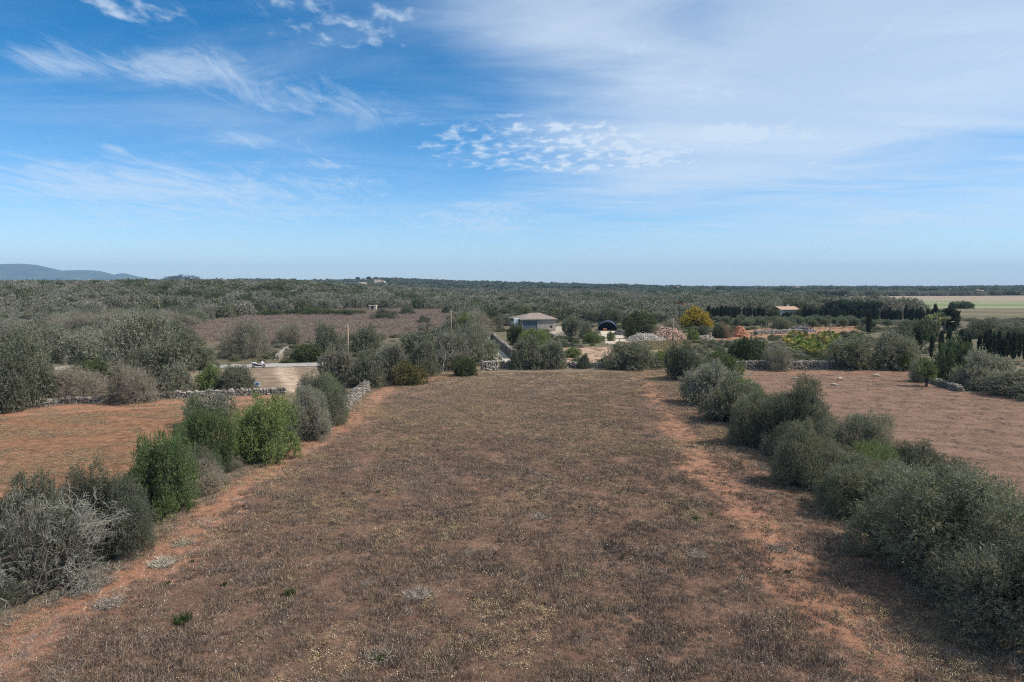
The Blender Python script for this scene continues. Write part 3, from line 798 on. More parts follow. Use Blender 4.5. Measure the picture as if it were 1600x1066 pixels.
S(25, 110, 506, 568, 'mid', 4, 'grey', 'grey olive tree in the row behind the wall shrubs')
S(95, 175, 512, 570, 'mid', 1, 'silver', 'silvery olive tree beside a dry clearing')
S(-60, 30, 500, 560, 'mid', 2, 'grey', 'grey olive tree beyond the big rounded olive')
# beyond the far wall, east
S(1196, 1242, 530, 581, 'twig', 1, (0.24, 0.22, 0.185), 'feathery grey shrub standing before the east stone wall')
S(1138, 1198, 524, 574, 'midg', 0, (0.055, 0.078, 0.034), 'dense dark green round bush at the east stone wall')
S(1088, 1170, 548, 590, 'midg', 1, (0.095, 0.125, 0.045), 'spreading light green shrub behind the silvery hedge shrub')
S(1294, 1372, 519, 580, 'mid', 2, 'olive', 'broad dome-shaped grey olive at the sheep field, near the fan palms')
S(1362, 1436, 514, 580, 'mid', 5, 'grey', 'broad dome-shaped grey olive beside the brown sheep')
S(1405, 1432, 545, 580, 'midg', 0, 'green', 'green sprays at the side of the dome-shaped olive')
S(1460, 1520, 524, 600, 'midg', 1, (0.085, 0.115, 0.055), 'green-topped tree behind the sheep field boundary')
S(1494, 1582, 545, 612, 'mid', 0, 'silver', 'large pale grey shrub on the sheep field boundary')
S(1552, 1660, 573, 626, 'mid', 3, 'grey', 'low grey shrub at the end of the sheep field boundary')
S(1436, 1470, 556, 606, 'sparse', 0, (0.12, 0.15, 0.055), 'small lone tree with short dark trunk in the sheep field', name='young_tree', rz=0.5)
# around the farm
S(878, 908, 493, 535, 'tree', 0, 'olive', 'grey-green olive tree with trunk in the farmyard')
S(905, 928, 502, 530, 'mid', 4, 'grey', 'grey shrub beside the farmyard olive tree')
S(912, 940, 518, 537, 'midg', 0, 'green', 'small bright green citrus tree by the farm path')
S(948, 962, 517, 533, 'midg', 1, 'green', 'tiny green bush at the edge of the farm path')
S(970, 1024, 484, 524, 'midg', 0, 'dark', 'dark green broad tree behind the rubble heap')
S(976, 996, 495, 530, 'conifer', 0, (0.075, 0.075, 0.03), 'yellowish upright conifer beside the dark broad tree', cat='conifer', name='conifer')
S(1006, 1030, 506, 524, 'twig', 0, 'twig', 'grey leafless bush just behind the white rubble')
S(1030, 1066, 498, 525, 'twig', 2, 'twig', 'tall grey leafless bush behind the brown rubble')
S(1060, 1114, 479, 514, 'conifer', 0, 'gold', 'golden yellow conifer with spreading tiers')
S(1072, 1095, 512, 532, 'midg', 1, 'green', 'small green bush east of the rubble heap')
S(1086, 1112, 508, 524, 'mid', 0, 'deep', 'dark bush under the golden conifer')
S(1112, 1132, 506, 529, 'midg', 0, (0.075, 0.085, 0.045), 'green half of the bush beside the dead brown one')
S(1124, 1146, 503, 529, 'twig', 1, 'brown', 'dead ginger-brown bush near the red earth mound')
S(1138, 1152, 508, 525, 'mid', 3, 'deep', 'dark narrow bush between brown bush and red mound')
S(1205, 1238, 496, 517, 'mid', 5, 'olive', 'dome-shaped olive bush inside the young olive plot')
S(1390, 1430, 505, 545, 'mid', 1, 'deep', 'dark olive tree behind the dome-shaped olives')
S(1420, 1470, 497, 535, 'midg', 1, (0.085, 0.105, 0.045), 'rounded green tree among the tall cypresses')
S(1500, 1560, 498, 530, 'mid', 4, 'deep', 'dark grey tree behind the tall cypress row')
S(1556, 1640, 502, 530, 'mid', 2, 'deep', 'dark tree by the brown pasture edge')
S(1424, 1446, 560, 598, 'twig', 2, 'silver', 'dry grey bush beside the lone tree', name='twiggy_shrub')
# low dark green undergrowth between the western olives
for a in ((60, 130, 503, 520), (125, 170, 505, 525), (0, 60, 503, 520), (440, 520, 480, 494), (505, 570, 483, 494), (395, 450, 484, 495), (230, 300, 497, 512)):
    S(*a, 'midg', int(a[0]), 'dark', 'low dark green undergrowth bush below the western olives', 'undergrowth bushes below the western olives')
for a in ((648, 673, 493, 508), (576, 622, 482, 501), (690, 712, 476, 492), (622, 650, 478, 493)):
    S(*a, 'mid', int(a[0]), 'deep', 'small round dark shrub in the fallow field', 'round shrubs in the fallow field')
# dark pines on the skyline
S(256, 312, 430, 452, 'midg', 0, (0.045, 0.055, 0.03), 'dark rounded pine breaking the skyline west of the ridge houses', name='pine_tree', cat='pine')
S(300, 352, 455, 478, 'midg', 0, (0.045, 0.055, 0.025), 'dark evergreen tree below the skyline pine', name='evergreen_tree', cat='tree')
S(402, 434, 437, 455, 'midg', 1, (0.045, 0.05, 0.028), 'dark round evergreen tree under the ridge houses', name='evergreen_tree', cat='tree')
for a in ((1290, 1345, 468, 490), (1345, 1380, 470, 490), (1372, 1405, 470, 488)):
    S(*a, 'pine', 0, (0.03, 0.045, 0.024), 'dark pine tree behind the cypress hedge', 'pines behind the cypress hedge')
S(1490, 1518, 470, 482.5, 'midg', 0, 'dark', 'round dark tree alone at the green field edge', name='evergreen_tree', cat='tree')
S(1482, 1493, 471, 482, 'mid', 0, 'deep', 'smaller tree beside the round one at the green field edge')
S(1512, 1522, 473, 482, 'mid', 2, 'deep', 'smallest tree of three at the green field edge')

for a in ((1200, 1218, 482, 499), (1232, 1242, 487, 499), (1246, 1266, 480, 498)):
    S(*a, 'midg', int(a[0]), 'dark', 'dark evergreen tree standing close to the white villa', 'evergreens round the villa', name='evergreen_tree', cat='tree')
# young olives in rows, cypress hedge, tall cypresses
rr = random.Random(5)
for row, (y0_, n, x0_, x1_) in enumerate(((509, 14, 1135, 1350), (512.5, 12, 1165, 1440), (506, 13, 1120, 1330))):
    for k in range(n):
        px = x0_ + (x1_ - x0_) * (k + rr.uniform(-.2, .2)) / (n - 1); g = gp(px, y0_ + rr.uniform(-.5, .5))
        plant('tree', k, tuple(g - [0, 0, .03]), rr.uniform(1.5, 2.0), rr.uniform(2.5, 3.2), (0.15, 0.17, 0.115), 'small round grey-green olive tree planted in a row', 'young olives planted in rows')
for k in range(62):
    px = 1108 + k * 6.0 + rr.uniform(-2, 2)
    yb = 497 + (1.5 if px < 1250 else 4) + rr.uniform(-.6, .6); g = gp(px, yb)
    plant('cypress', 0, tuple(g - [0, 0, .03]), rr.uniform(2.0, 3.2), rr.uniform(3.2, 5.4) * (0.5 if 1196 < px < 1252 else 1) * (1.15 if rr.random() < .2 else 1), 'cyp', 'dark cypress in the clipped hedge row behind the young olives', 'cypress hedge behind the young olives')
for px, yt, yb in ((1434, 518, 566), (1482, 518, 556), (1455, 525, 560), (1470, 520, 560), (1501, 510, 550), (1514, 515, 552), (1530, 518, 556), (1545, 521, 560), (1560, 513, 556),
                   (1574, 515, 558), (1583, 522, 562), (1592, 517, 560), (1602, 516, 565), (1540, 515, 552), (1567, 520, 560), (1552, 524, 558), (1508, 519, 556)):
    g = gp(px, yb); h = (yb - yt) * g[1] / F
    plant('cypress', 0, tuple(g - [0, 0, .03]), rr.uniform(0.95, 1.9), h * rr.uniform(.78, 1.12), 'cyp', 'slender dark cypress in the row beyond the sheep field', 'slender cypresses beyond the sheep field')
for px, yt, yb, w_, lab in ((1357, 487, 521, 2.2, 'single slender cypress standing before the young olives'), (1484, 482, 520, 6.5, 'broad dark cypress clump rising above the pasture edge'),
                            (1366, 476, 503, 3.4, 'tallest cypress of the hedge row'), (1439, 486, 503, 2.6, 'pointed cypress at the end of the hedge row')):
    g = gp(px, yb); plant('cypress', 0, tuple(g - [0, 0, .03]), w_, (yb - yt) * g[1] / F, 'cyp', lab)


# lower shrubs that close the gaps in both hedges
fr_ = random.Random(44)
for edge, side, y_lo, y_hi, st_, rr_, lab, grp in ((RIGHT_EDGE, 1, 27, 101, 1.5, (1.7, 2.7), 'low shrub closing a gap in the hedge east of the field', 'gap shrubs of the east hedge'),
                                                   (LEFT_EDGE, -1, 27, 78, 1.9, (1.2, 2.0), 'low shrub closing a gap in the hedge west of the field', 'gap shrubs of the west hedge')):
    e_ = sorted(edge, key=lambda q: q[1]); yy = y_lo
    while yy < y_hi:
        xx = float(np.interp(yy, [q[1] for q in e_], [q[0] for q in e_])); r = fr_.uniform(*rr_)
        c = fr_.choice(['deep', 'olive', 'grey', 'olive', 'deep', 'green' if side < 0 else 'grey'])
        x = xx + side * (r * .9 + fr_.uniform(.3, 1.6))
        plant('near' if yy < 62 and c != 'green' else 'midg' if c == 'green' else 'mid', int(yy * 7), (x, yy, hz(x, yy) - .03), r, r * fr_.uniform(.95, 1.4), c, {'deep': 'dark ', 'olive': 'olive-coloured ', 'grey': 'greyish ', 'green': 'bright green '}[c] + lab, grp)
        yy += st_ * fr_.uniform(.7, 1.3)

# ------------------------------------------------------------------ fan palms
def palm_mesh(seed, n, size, droop):
    rng = random.Random(seed); V = []; Fc = []; T = []
    for k in range(n):
        a = 2.399 * k + rng.uniform(-.2, .2); el = rng.uniform(0.15, 1.35)
        d = Vector((math.cos(a) * math.cos(el), math.sin(a) * math.cos(el), math.sin(el)))
        s = d.cross(Vector((0, 0, 1))).normalized(); u = s.cross(d)
        c = Vector((0, 0, 0.25 * size)) + d * size * rng.uniform(0.45, 0.65); tt = rng.random()
        for q in range(9):
            f = (q - 4) / 4 * 1.25; dr = (d * math.cos(f) + s * math.sin(f)); w_ = u.cross(dr).normalized() if abs(u.dot(dr)) < .99 else s
            L = size * 0.5 * (1 - 0.25 * abs(f)); b = len(V)
            V += [c, c + dr * L * 0.5 + s.cross(dr) * 0.02 + w_ * size * .045, c + dr * L - Vector((0, 0, droop * L)), c + dr * L * 0.5 - w_ * size * .045]
            Fc.append((b, b + 1, b + 2, b + 3)); T += [(tt, 0, 0, 1)] * 4
        b = len(V); p0 = Vector((0, 0, 0.2 * size)); V += [p0 + s * .015 * size, c, c + u * .02, p0 - s * .015 * size]; Fc.append((b, b + 1, b + 2, b + 3)); T += [(.3, .6, 0, 1)] * 4
    return mesh_np('fronds', np.array([tuple(v) for v in V]), np.array(Fc), 'leaf', False, {'tint': ('FLOAT_COLOR', np.array(T, np.float32))})
palm_protos = [palm_mesh(s, 20, 1.0, 0.25) for s in (1, 2, 3)]
palm_stem = MB().tube([(0, 0, -.05), (0, 0, .16), (0, 0, .32)], [.11, .09, .07], 7).mesh('trunk', 'bark')
for k in range(64):
    px = 1222 + rr.random() * 88; f = rr.random(); py = 527 + f * 31
    if px < 1235 and py > 545: continue
    g = gp(px, py); s_ = rr.uniform(1.1, 1.9)
    c = rr.choice([(0.24, 0.23, 0.06), (0.19, 0.21, 0.06), (0.30, 0.25, 0.08), (0.14, 0.17, 0.05), (0.28, 0.20, 0.08), (0.20, 0.24, 0.07)])
    look = 'straw-yellow' if c[0] > .26 else 'dark green' if c[0] < .15 else 'bright yellow-green' if c[1] > c[0] else 'olive-yellow'
    e = thing('fan_palm', look + ' young fan palm in the nursery plot', 'palm', tuple(g - [0, 0, .02]), rr.uniform(0, 6), 'fan palms in the nursery plot', (s_, s_, s_))
    o = obj('fronds', palm_protos[k % 3], e); o.color = (*c, 1); obj('trunk', palm_stem, e)
for px, yt, yb, lab, c in ((1062, 471, 505, 'tall brown-headed palm behind the golden conifer', (0.16, 0.10, 0.06)), (1466, 488, 520, 'pale-headed palm among the tall cypresses', (0.26, 0.27, 0.16)),
                           (1455, 492, 522, 'second pale palm leaning among the cypresses', (0.24, 0.26, 0.14)), (1475, 494, 522, 'short pale palm beside the broad cypress clump', (0.27, 0.27, 0.17))):
    g = gp(px, yb); h = (yb - yt) * g[1] / F
    e = thing('palm_tree', lab, 'palm', tuple(g - [0, 0, .05]), rr.uniform(0, 6))
    o = obj('fronds', palm_protos[0], e); o.color = (*c, 1); o.scale = (2.4, 2.4, 2.2); o.location = (0, 0, h - 2.2)
    MB().tube([(0, 0, 0), (.12, 0, h * .5), (0, 0, h - 1.5)], [.28, .22, .18], 8).build('trunk', 'bark', e, True)

# ------------------------------------------------------------------ scrubland trees: the largest as individuals, the rest as woodland


def free_of_open(x, y, margin=0.0):
    ok = np.ones(x.shape, bool)
    for poly in OPEN: ok &= ~inpoly(x, y, poly)
    return ok
HOUSE_AT = gp(835, 516)
CLEAR = G((798, 500), (780, 600), (1600, 640), (1800, 640), (1800, 490), (1480, 490), (1345, 489), (1110, 490), (1060, 503), (1000, 506), (880, 503))
CLEAR2 = G((750, 575), (752, 525), (800, 525), (830, 575))
CLEAR4 = G((290, 526), (730, 522), (730, 562), (290, 562))
CLEAR3 = G((-400, 560), (300, 558), (620, 556), (620, 700), (-400, 700))
VILLA_CLEAR = G((798, 500), (780, 600), (1600, 640), (1800, 640), (1800, 490), (1480, 490), (1345, 489), (1110, 490), (1060, 503), (1000, 506), (880, 503))


HOUSES = (
    (352, 440.5, 1500, 17, 5.5, 'cream_wall', False, 'pale pink ridge house, highest of the western skyline'),
    (392, 442, 1450, 9, 3.5, 'cream_wall', False, 'tiny house with orange roof below the ridge skyline'),
    (366, 451, 900, 9, 3.0, 'white_wall', True, 'low white flat-roofed building in the woodland'),
    (389, 451.5, 880, 2.5, 2.4, 'white_wall', True, 'very small white hut beside the low white building'),
    (459, 460, 640, 4, 2.6, 'white_wall', True, 'small white hut half hidden among wild olives'),
    (475, 444.5, 1500, 14, 4.0, 'cream_wall', False, 'orange-roofed house half sunk in the ridge trees'),
    (556, 446, 1500, 36, 6.5, 'white_wall', True, 'wide cream villa on the ridge, the largest there'),
    (569, 446.5, 1480, 10, 5.0, 'cream_wall', False, 'small wing house beside the wide cream villa'),
    (590, 441, 1700, 16, 5.0, 'cream_wall', False, 'house with arcade on the ridge top'),
    (598, 442, 1680, 14, 4.0, 'white_wall', False, 'second house behind the ridge-top arcade house'),
    (575, 439, 1800, 14, 5.0, 'cream_wall', False, 'house at the very crest among dark trees'),
    (583, 484, 330, 3.5, 2.2, 'cream_wall', True, 'little tan hut at the fallow field end'),
    (1053, 452, 2000, 20, 6.0, 'cream_wall', False, 'orange-roofed house on the eastern plain by the tall tree'),
    (1192, 456, 1250, 11, 6.0, 'white_wall', False, 'white house above the tan stubble field'),
    (1135, 451, 2300, 22, 6.5, 'white_wall', False, 'white village house west of the round pine on the plain'),
    (1165, 450.5, 2400, 30, 6.5, 'white_wall', True, 'long white village building on the far plain'),
    (1242, 452, 2100, 24, 6.5, 'cream_wall', False, 'pinkish house on the far plain behind tan fields'),
    (1322, 450, 2500, 24, 6.5, 'white_wall', False, 'far white house between dark skyline trees'),
    (1372, 450.5, 2300, 26, 6.5, 'cream_wall', False, 'far cream house with pine trees round it'),
    (1524, 459, 1100, 10, 5.5, 'cream_wall', False, 'pink farmhouse at the far side of the green field'),
    (1533, 458.5, 1110, 9, 4.0, 'cream_wall', False, 'long pink barn joined to the pink farmhouse'),
    (20, 434, 4200, 30, 8, 'white_wall', False, 'white house at the foot of the blue mountain'),
    (147, 436, 4300, 32, 8, 'white_wall', False, 'white house below the mountain saddle'),
    (165, 437, 4300, 26, 8, 'white_wall', True, 'flat white house below the small peak'))


def house_spot(px, py):
    """first spot along a bearing where the ground shows at this image height"""
    ds = np.arange(300.0, 4400.0, 10); xs = (px - 800) / F * ds; z = height(xs, ds)
    yy = Y0 - (z - H) / ds * F
    i = np.argmax(yy <= py + 1.0) if (yy <= py + 1.0).any() else int(np.argmin(yy))
    return np.array([xs[i], ds[i], z[i]])
SPOTS = [(house_spot(h_[0], h_[1]), h_[3]) for h_ in HOUSES]


def scatter(y_lo, y_hi, cell, seed):
    rng = np.random.default_rng(seed); pts = []
    ys = np.arange(y_lo, y_hi, cell)
    for yy in ys:
        half = 0.80 * yy + 25
        xs = np.arange(-half, half, cell)
        pts.append(np.stack([xs + rng.uniform(-.45, .45, len(xs)) * cell, yy + rng.uniform(-.45, .45, len(xs)) * cell], 1))
    p = np.concatenate(pts); x, y = p[:, 0], p[:, 1]
    ok = free_of_open(x, y)
    for c in (CLEAR, CLEAR2, CLEAR3, CLEAR4, VILLA_CLEAR): ok &= ~inpoly(x, y, c)
    for (hx, hy, _), w in SPOTS:                         # houses stand in clearings
        lat = np.abs(x - hx * y / hy); ok &= ~((lat < w * 0.7 + (4 if y_lo < 900 else 9)) & (y > hy - 0.11 * hy) & (y < hy + w))
    ok &= vnoise(x, y, 0.022, 91, 2) > (0.30 if y_lo < 900 else 0.2)                     # small clearings
    return p[ok], rng


def gn_scatter(name, pts, rotz, scl, idx, protos, label, cat):
    """one object whose points carry copies of the prototypes"""
    n = len(pts); me = bpy.data.meshes.new(name)
    me.vertices.add(n); me.vertices.foreach_set('co', np.asarray(pts, np.float32).ravel())
    rot = np.zeros((n, 3), np.float32); rot[:, 2] = rotz
    a = me.attributes.new('rot', 'FLOAT_VECTOR', 'POINT'); a.data.foreach_set('vector', rot.ravel())
    a = me.attributes.new('scl', 'FLOAT_VECTOR', 'POINT'); a.data.foreach_set('vector', np.asarray(scl, np.float32).ravel())
    a = me.attributes.new('idx', 'INT', 'POINT'); a.data.foreach_set('value', np.asarray(idx, np.int32))
    o = obj(name, me)
    ng = bpy.data.node_groups.new(name, 'GeometryNodeTree')
    ng.interface.new_socket('Geometry', in_out='INPUT', socket_type='NodeSocketGeometry')
    ng.interface.new_socket('Geometry', in_out='OUTPUT', socket_type='NodeSocketGeometry')
    N = ng.nodes; Lk = ng.links
    gi, go = N.new('NodeGroupInput'), N.new('NodeGroupOutput')
    jn = N.new('GeometryNodeJoinGeometry')
    for p in protos:
        oi = N.new('GeometryNodeObjectInfo'); oi.inputs['Object'].default_value = p; oi.inputs['As Instance'].default_value = True
        Lk.new(oi.outputs['Geometry'], jn.inputs[0])
    ip = N.new('GeometryNodeInstanceOnPoints'); ip.inputs['Pick Instance'].default_value = True
    def attr(nm, t):
        q = N.new('GeometryNodeInputNamedAttribute'); q.data_type = t; q.inputs['Name'].default_value = nm
        return [s for s in q.outputs if s.name == 'Attribute' and s.enabled][0]
    Lk.new(gi.outputs[0], ip.inputs['Points']); Lk.new(jn.outputs[0], ip.inputs['Instance'])
    Lk.new(attr('idx', 'INT'), ip.inputs['Instance Index'])
    e2r = N.new('FunctionNodeEulerToRotation'); Lk.new(attr('rot', 'FLOAT_VECTOR'), e2r.inputs[0]); Lk.new(e2r.outputs[0], ip.inputs['Rotation'])
    Lk.new(attr('scl', 'FLOAT_VECTOR'), ip.inputs['Scale'])
    Lk.new(ip.outputs[0], go.inputs[0])
    m = o.modifiers.new('scatter', 'NODES'); m.node_group = ng
    return tag(o, label, cat, kind='stuff')


def proto_obj(me): return bpy.data.objects.new(me.name + '_proto', me)

p, rng = scatter(118, 420, 8.0, 3)
order = np.argsort(p[:, 1]); p = p[order]
IND = 205
ind, rest = p[:IND], p[IND:]
for k, (x, y) in enumerate(ind):
    q = random.Random(k + 900); r = q.uniform(3.0, 6.4)
    c = q.choice(['grey', 'grey', 'olive', 'olive', 'silver', 'deep', 'twig'])
    kind = 'twig' if c == 'twig' else 'mid'
    west = x < -15
    look = {'grey': 'grey-green', 'olive': 'olive-green', 'silver': 'silvery pale', 'deep': 'dark green', 'twig': 'leafless grey-brown'}[c]
    lab = look + (' wild olive tree in the scrub west of the lane' if west else ' wild olive tree in the scrub behind the farm')
    plant(kind, k, (x, y, hz(x, y) - .05), r, q.uniform(0.85, 1.05) * (2.2 + 0.62 * r), c, lab, 'wild olives west of the lane' if west else 'wild olives behind the farm', name='wild_olive_tree', cat='olive tree')
p2, rng2 = scatter(420, 950, 9.5, 4)
pts = np.concatenate([rest, p2]); n = len(pts); rr2 = np.random.default_rng(8)
s = np.where(pts[:, 1] < 420, rr2.uniform(3.4, 5.8, n), rr2.uniform(3.8, 9.5, n)); hh = np.where(pts[:, 1] < 420, rr2.uniform(3.6, 6.0, n), rr2.uniform(4.0, 7.0, n))
big = 0.7 + 0.75 * vnoise(pts[:, 0], pts[:, 1], 0.03, 93, 2); s = s * big; hh = hh * big
P3 = np.column_stack([pts, height(pts[:, 0], pts[:, 1]) - 0.1])
gn_scatter('woodland', P3, rr2.uniform(0, 6.28, n), np.stack([s, s, hh], 1), rr2.integers(0, 4, n),
           [proto_obj(PROTO[('far', i)][0]) for i in range(4)], 'wild olive woodland stretching to the ridge', 'woodland')
p4, rng4 = scatter(950, 3300, 24, 6); n = len(p4)
s = rr2.uniform(13, 20, n)
gn_scatter('far_forest', np.column_stack([p4, height(p4[:, 0], p4[:, 1]) - 0.5]), rr2.uniform(0, 6.28, n), np.stack([s, s, rr2.uniform(4.5, 8, n) + 5 * rr2.random(n) ** 4], 1), rr2.integers(0, 3, n),
           [proto_obj(PROTO[('clump', i)][0]) for i in range(3)], 'far-off dark green forest on the plain and ridge', 'forest')

# ------------------------------------------------------------------ weeds, flowers and pebbles


def tuft_mesh(name, seed, n, h, spread, w, mat, head=0.0, lean=0.5):
    rng = np.random.default_rng(seed); V, Fc, T = [], [], []
    for k in range(n):
        a = rng.uniform(0, 6.28); r = spread * math.sqrt(rng.random()); b = np.array([r * math.cos(a), r * math.sin(a), 0.0])
        d = np.array([rng.normal(0, lean), rng.normal(0, lean), 1.0]); d /= np.linalg.norm(d); L = h * rng.uniform(.5, 1.15)
        s_ = np.cross(d, rng.normal(size=3)); s_ /= np.linalg.norm(s_); t = rng.random(); i = len(V)
        V += [b - s_ * w, b + s_ * w, b + d * L * .6 + s_ * w * .8 + [0, 0, 0], b + d * L]; Fc.append((i, i + 1, i + 2, i + 3)); T += [(t, 0, 0, 1)] * 4
        if head:
            c = b + d * L; i = len(V); u = np.cross(d, s_)
            V += [c - s_ * head, c + u * head, c + s_ * head, c - u * head]; Fc.append((i, i + 1, i + 2, i + 3)); T += [(1, 0, 0, 1)] * 4
    return mesh_np(name, np.array(V), np.array(Fc), mat, False, {'tint': ('FLOAT_COLOR', np.array(T, np.float32))})


def field_points(n, y_lo, y_hi, seed, poly=FIELD, power=1.0):
    rng = np.random.default_rng(seed); out = []
    xs = [q[0] for q in poly]
    while sum(map(len, out)) < n:
        y = y_lo + (y_hi - y_lo) * rng.random(n * 2) ** power
        x = rng.uniform(max(min(xs), -95), min(max(xs), 95), n * 2)
        ok = inpoly(x, y, poly) & (np.abs(x) < 0.78 * y + 3); out.append(np.stack([x[ok], y[ok]], 1))
    return np.concatenate(out)[:n], rng


def ground_scatter(name, p, rng, smin, smax, protos, label, cat, tall=1.0):
    n = len(p); s = rng.uniform(smin, smax, n)
    if name == 'dry_weeds': s = s * (0.35 + 1.35 * vnoise(p[:, 0], p[:, 1], 0.75, 97, 3))      # clumps of taller weeds
    gn_scatter(name, np.column_stack([p, height(p[:, 0], p[:, 1]) - 0.02]), rng.uniform(0, 6.28, n), np.stack([s, s, s * tall], 1), rng.integers(0, len(protos), n), protos, label, cat)

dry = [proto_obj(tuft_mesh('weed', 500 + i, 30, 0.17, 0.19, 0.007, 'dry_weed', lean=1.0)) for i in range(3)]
p, rng = field_points(85000, 17, 109, 21, power=1.4)
rd = seg_dist(p[:, 0], p[:, 1], RIGHT_EDGE); ld = seg_dist(p[:, 0], p[:, 1], LEFT_EDGE); pn = vnoise(p[:, 0], p[:, 1], 0.22, 41)
red = 1.2 * np.exp(-((ld - 1.4) / 1.8) ** 2) + 0.9 * np.exp(-((rd - 4.6) / 1.5) ** 2) * (0.4 + pn) + 0.3 * np.exp(-((rd - 1.2) / 1.2) ** 2)
keep = (rng.random(len(p)) > red * 0.78) & (vnoise(p[:, 0], p[:, 1], 0.7, 77) > 0.22); p = p[keep]
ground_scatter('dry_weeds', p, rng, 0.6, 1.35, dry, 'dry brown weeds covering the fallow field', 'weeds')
st = [proto_obj(tuft_mesh('straw_tuft', 520 + i, 40, 0.16, 0.35, 0.006, 'straw', lean=1.6)) for i in range(2)]
p, rng = field_points(14000, 17, 105, 22, power=1.3); g = vnoise(p[:, 0], p[:, 1], 0.33, 43, 4)
rd = seg_dist(p[:, 0], p[:, 1], RIGHT_EDGE); ld = seg_dist(p[:, 0], p[:, 1], LEFT_EDGE)
p = p[(g + 0.14 * np.exp(-((ld - 2.4) / 1.2) ** 2) + 0.10 * np.exp(-((rd - 2.5) / 1.5) ** 2)) > 0.60]
ground_scatter('dead_grass', p, rng, 0.6, 1.4, st, 'matted grey dead grass lying in patches on the field', 'dead grass')
yw = [proto_obj(tuft_mesh('yellow_tuft', 530 + i, 26, 0.17, 0.2, 0.007, 'yellow_weed', 0.012, lean=0.7)) for i in range(2)]
p, rng = field_points(24000, 17, 106, 23, power=1.0); g = vnoise(p[:, 0], p[:, 1], 0.2, 47, 4); p = p[g > 0.61 - 0.08 * sstep(30, 75, p[:, 1])]
ground_scatter('yellow_weeds', p, rng, 0.6, 1.3, yw, 'yellowish flowering weeds in loose patches', 'weeds')
fl = [proto_obj(tuft_mesh('flower', 540, 3, 0.2, 0.12, 0.001, 'flower', 0.012))]
p, rng = field_points(9000, 17, 75, 24, power=1.3); g = vnoise(p[:, 0], p[:, 1], 0.4, 49, 3); p = p[g > 0.5]
ground_scatter('flower_heads', p, rng, 0.7, 1.3, fl, 'tiny pale flower heads sprinkled over the field', 'flowers')
bm = bmesh.new(); bmesh.ops.create_icosphere(bm, subdivisions=1, radius=0.05)
for v in bm.verts: v.co *= random.Random(int(v.co.x * 1e5)).uniform(.7, 1.2); v.co.z *= .6
me = bpy.data.meshes.new('pebble'); bm.to_mesh(me); bm.free(); me.materials.append(MATS['pebble'])
p, rng = field_points(16000, 17, 80, 25, power=1.3)
rd = seg_dist(p[:, 0], p[:, 1], RIGHT_EDGE); ld = seg_dist(p[:, 0], p[:, 1], LEFT_EDGE)
p = p[rng.random(len(p)) < 0.06 + 0.75 * np.exp(-((ld - 1.0) / 1.6) ** 2) + 0.5 * np.exp(-((rd - 4.2) / 2.2) ** 2)]
ground_scatter('pebbles', p, rng, 0.25, 0.95, [proto_obj(me)], 'pale limestone pebbles on the red soil tracks', 'pebbles')
# the other fields
p, rng = field_points(26000, 30, 80, 26, LEFT_FIELD); g = vnoise(p[:, 0] * 0.5, p[:, 1] * 1.6, 0.35, 53, 3)
p = p[(g > 0.50) & (seg_dist(p[:, 0], p[:, 1], LEFT_EDGE) > 1)]
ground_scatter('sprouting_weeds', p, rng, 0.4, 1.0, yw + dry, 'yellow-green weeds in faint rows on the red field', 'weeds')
p, rng = field_points(15000, 44, 106, 27, RIGHT_FIELD); row = np.sin((p[:, 1] + .25 * p[:, 0]) * 2.1 + 3 * vnoise(p[:, 0], p[:, 1], .1, 51))
p = p[(row > -0.7) & (vnoise(p[:, 0], p[:, 1], .5, 54) > .42)]
ground_scatter('stubble', p, rng, 0.4, 0.9, st + dry, 'dry stubble in faint lines on the sheep field', 'stubble')
fa = [proto_obj(tuft_mesh('stalks', 550 + i, 30, 0.9, 0.8, 0.02, 'fallow_weed', 0.05, lean=0.25)) for i in range(2)]
xs_ = [q[0] for q in FALLOW]; ys_ = [q[1] for q in FALLOW]; rng = np.random.default_rng(28)
p = np.stack([rng.uniform(min(xs_), max(xs_), 16000), rng.uniform(min(ys_), max(ys_), 16000)], 1); p = p[inpoly(p[:, 0], p[:, 1], FALLOW)][:7000]
ground_scatter('fallow_stalks', p, rng, 0.8, 1.5, fa, 'tall brown dry stalks filling the fallow field', 'dry stalks')
p = np.stack([rng.uniform(-75, -15, 2600), rng.uniform(84, 125, 2600)], 1); p = p[inpoly(p[:, 0], p[:, 1], VERGE)]; p = p[seg_dist(p[:, 0], p[:, 1], G((436, 575), (440, 586), (449, 597), (461, 612))) > .8]
ground_scatter('verge_grass', p, rng, 0.6, 1.3, st + yw, 'dry grass on the verge between wall and road', 'grass')
gt = [proto_obj(tuft_mesh('sprouts', 575, 30, 0.3, 0.4, 0.02, 'yellow_weed', lean=0.7))]
for poly, cnt, nm, lab, pr in ((PLOT_GREEN, 900, 'plot_weeds', 'low green growth on the farm plot', gt), (PLOT_TAN, 260, 'plot_tufts', 'scattered weeds on the tan plot', gt + st), (PLOT_RED, 500, 'orchard_weeds', 'dry weeds under the young olives', gt + st)):
    xs_ = [q[0] for q in poly]; ys_ = [q[1] for q in poly]
    p = np.stack([rng.uniform(min(xs_), max(xs_), cnt * 3), rng.uniform(min(ys_), max(ys_), cnt * 3)], 1); p = p[inpoly(p[:, 0], p[:, 1], poly)][:cnt]
    ground_scatter(nm, p, rng, .8, 1.6, pr, lab, 'weeds')
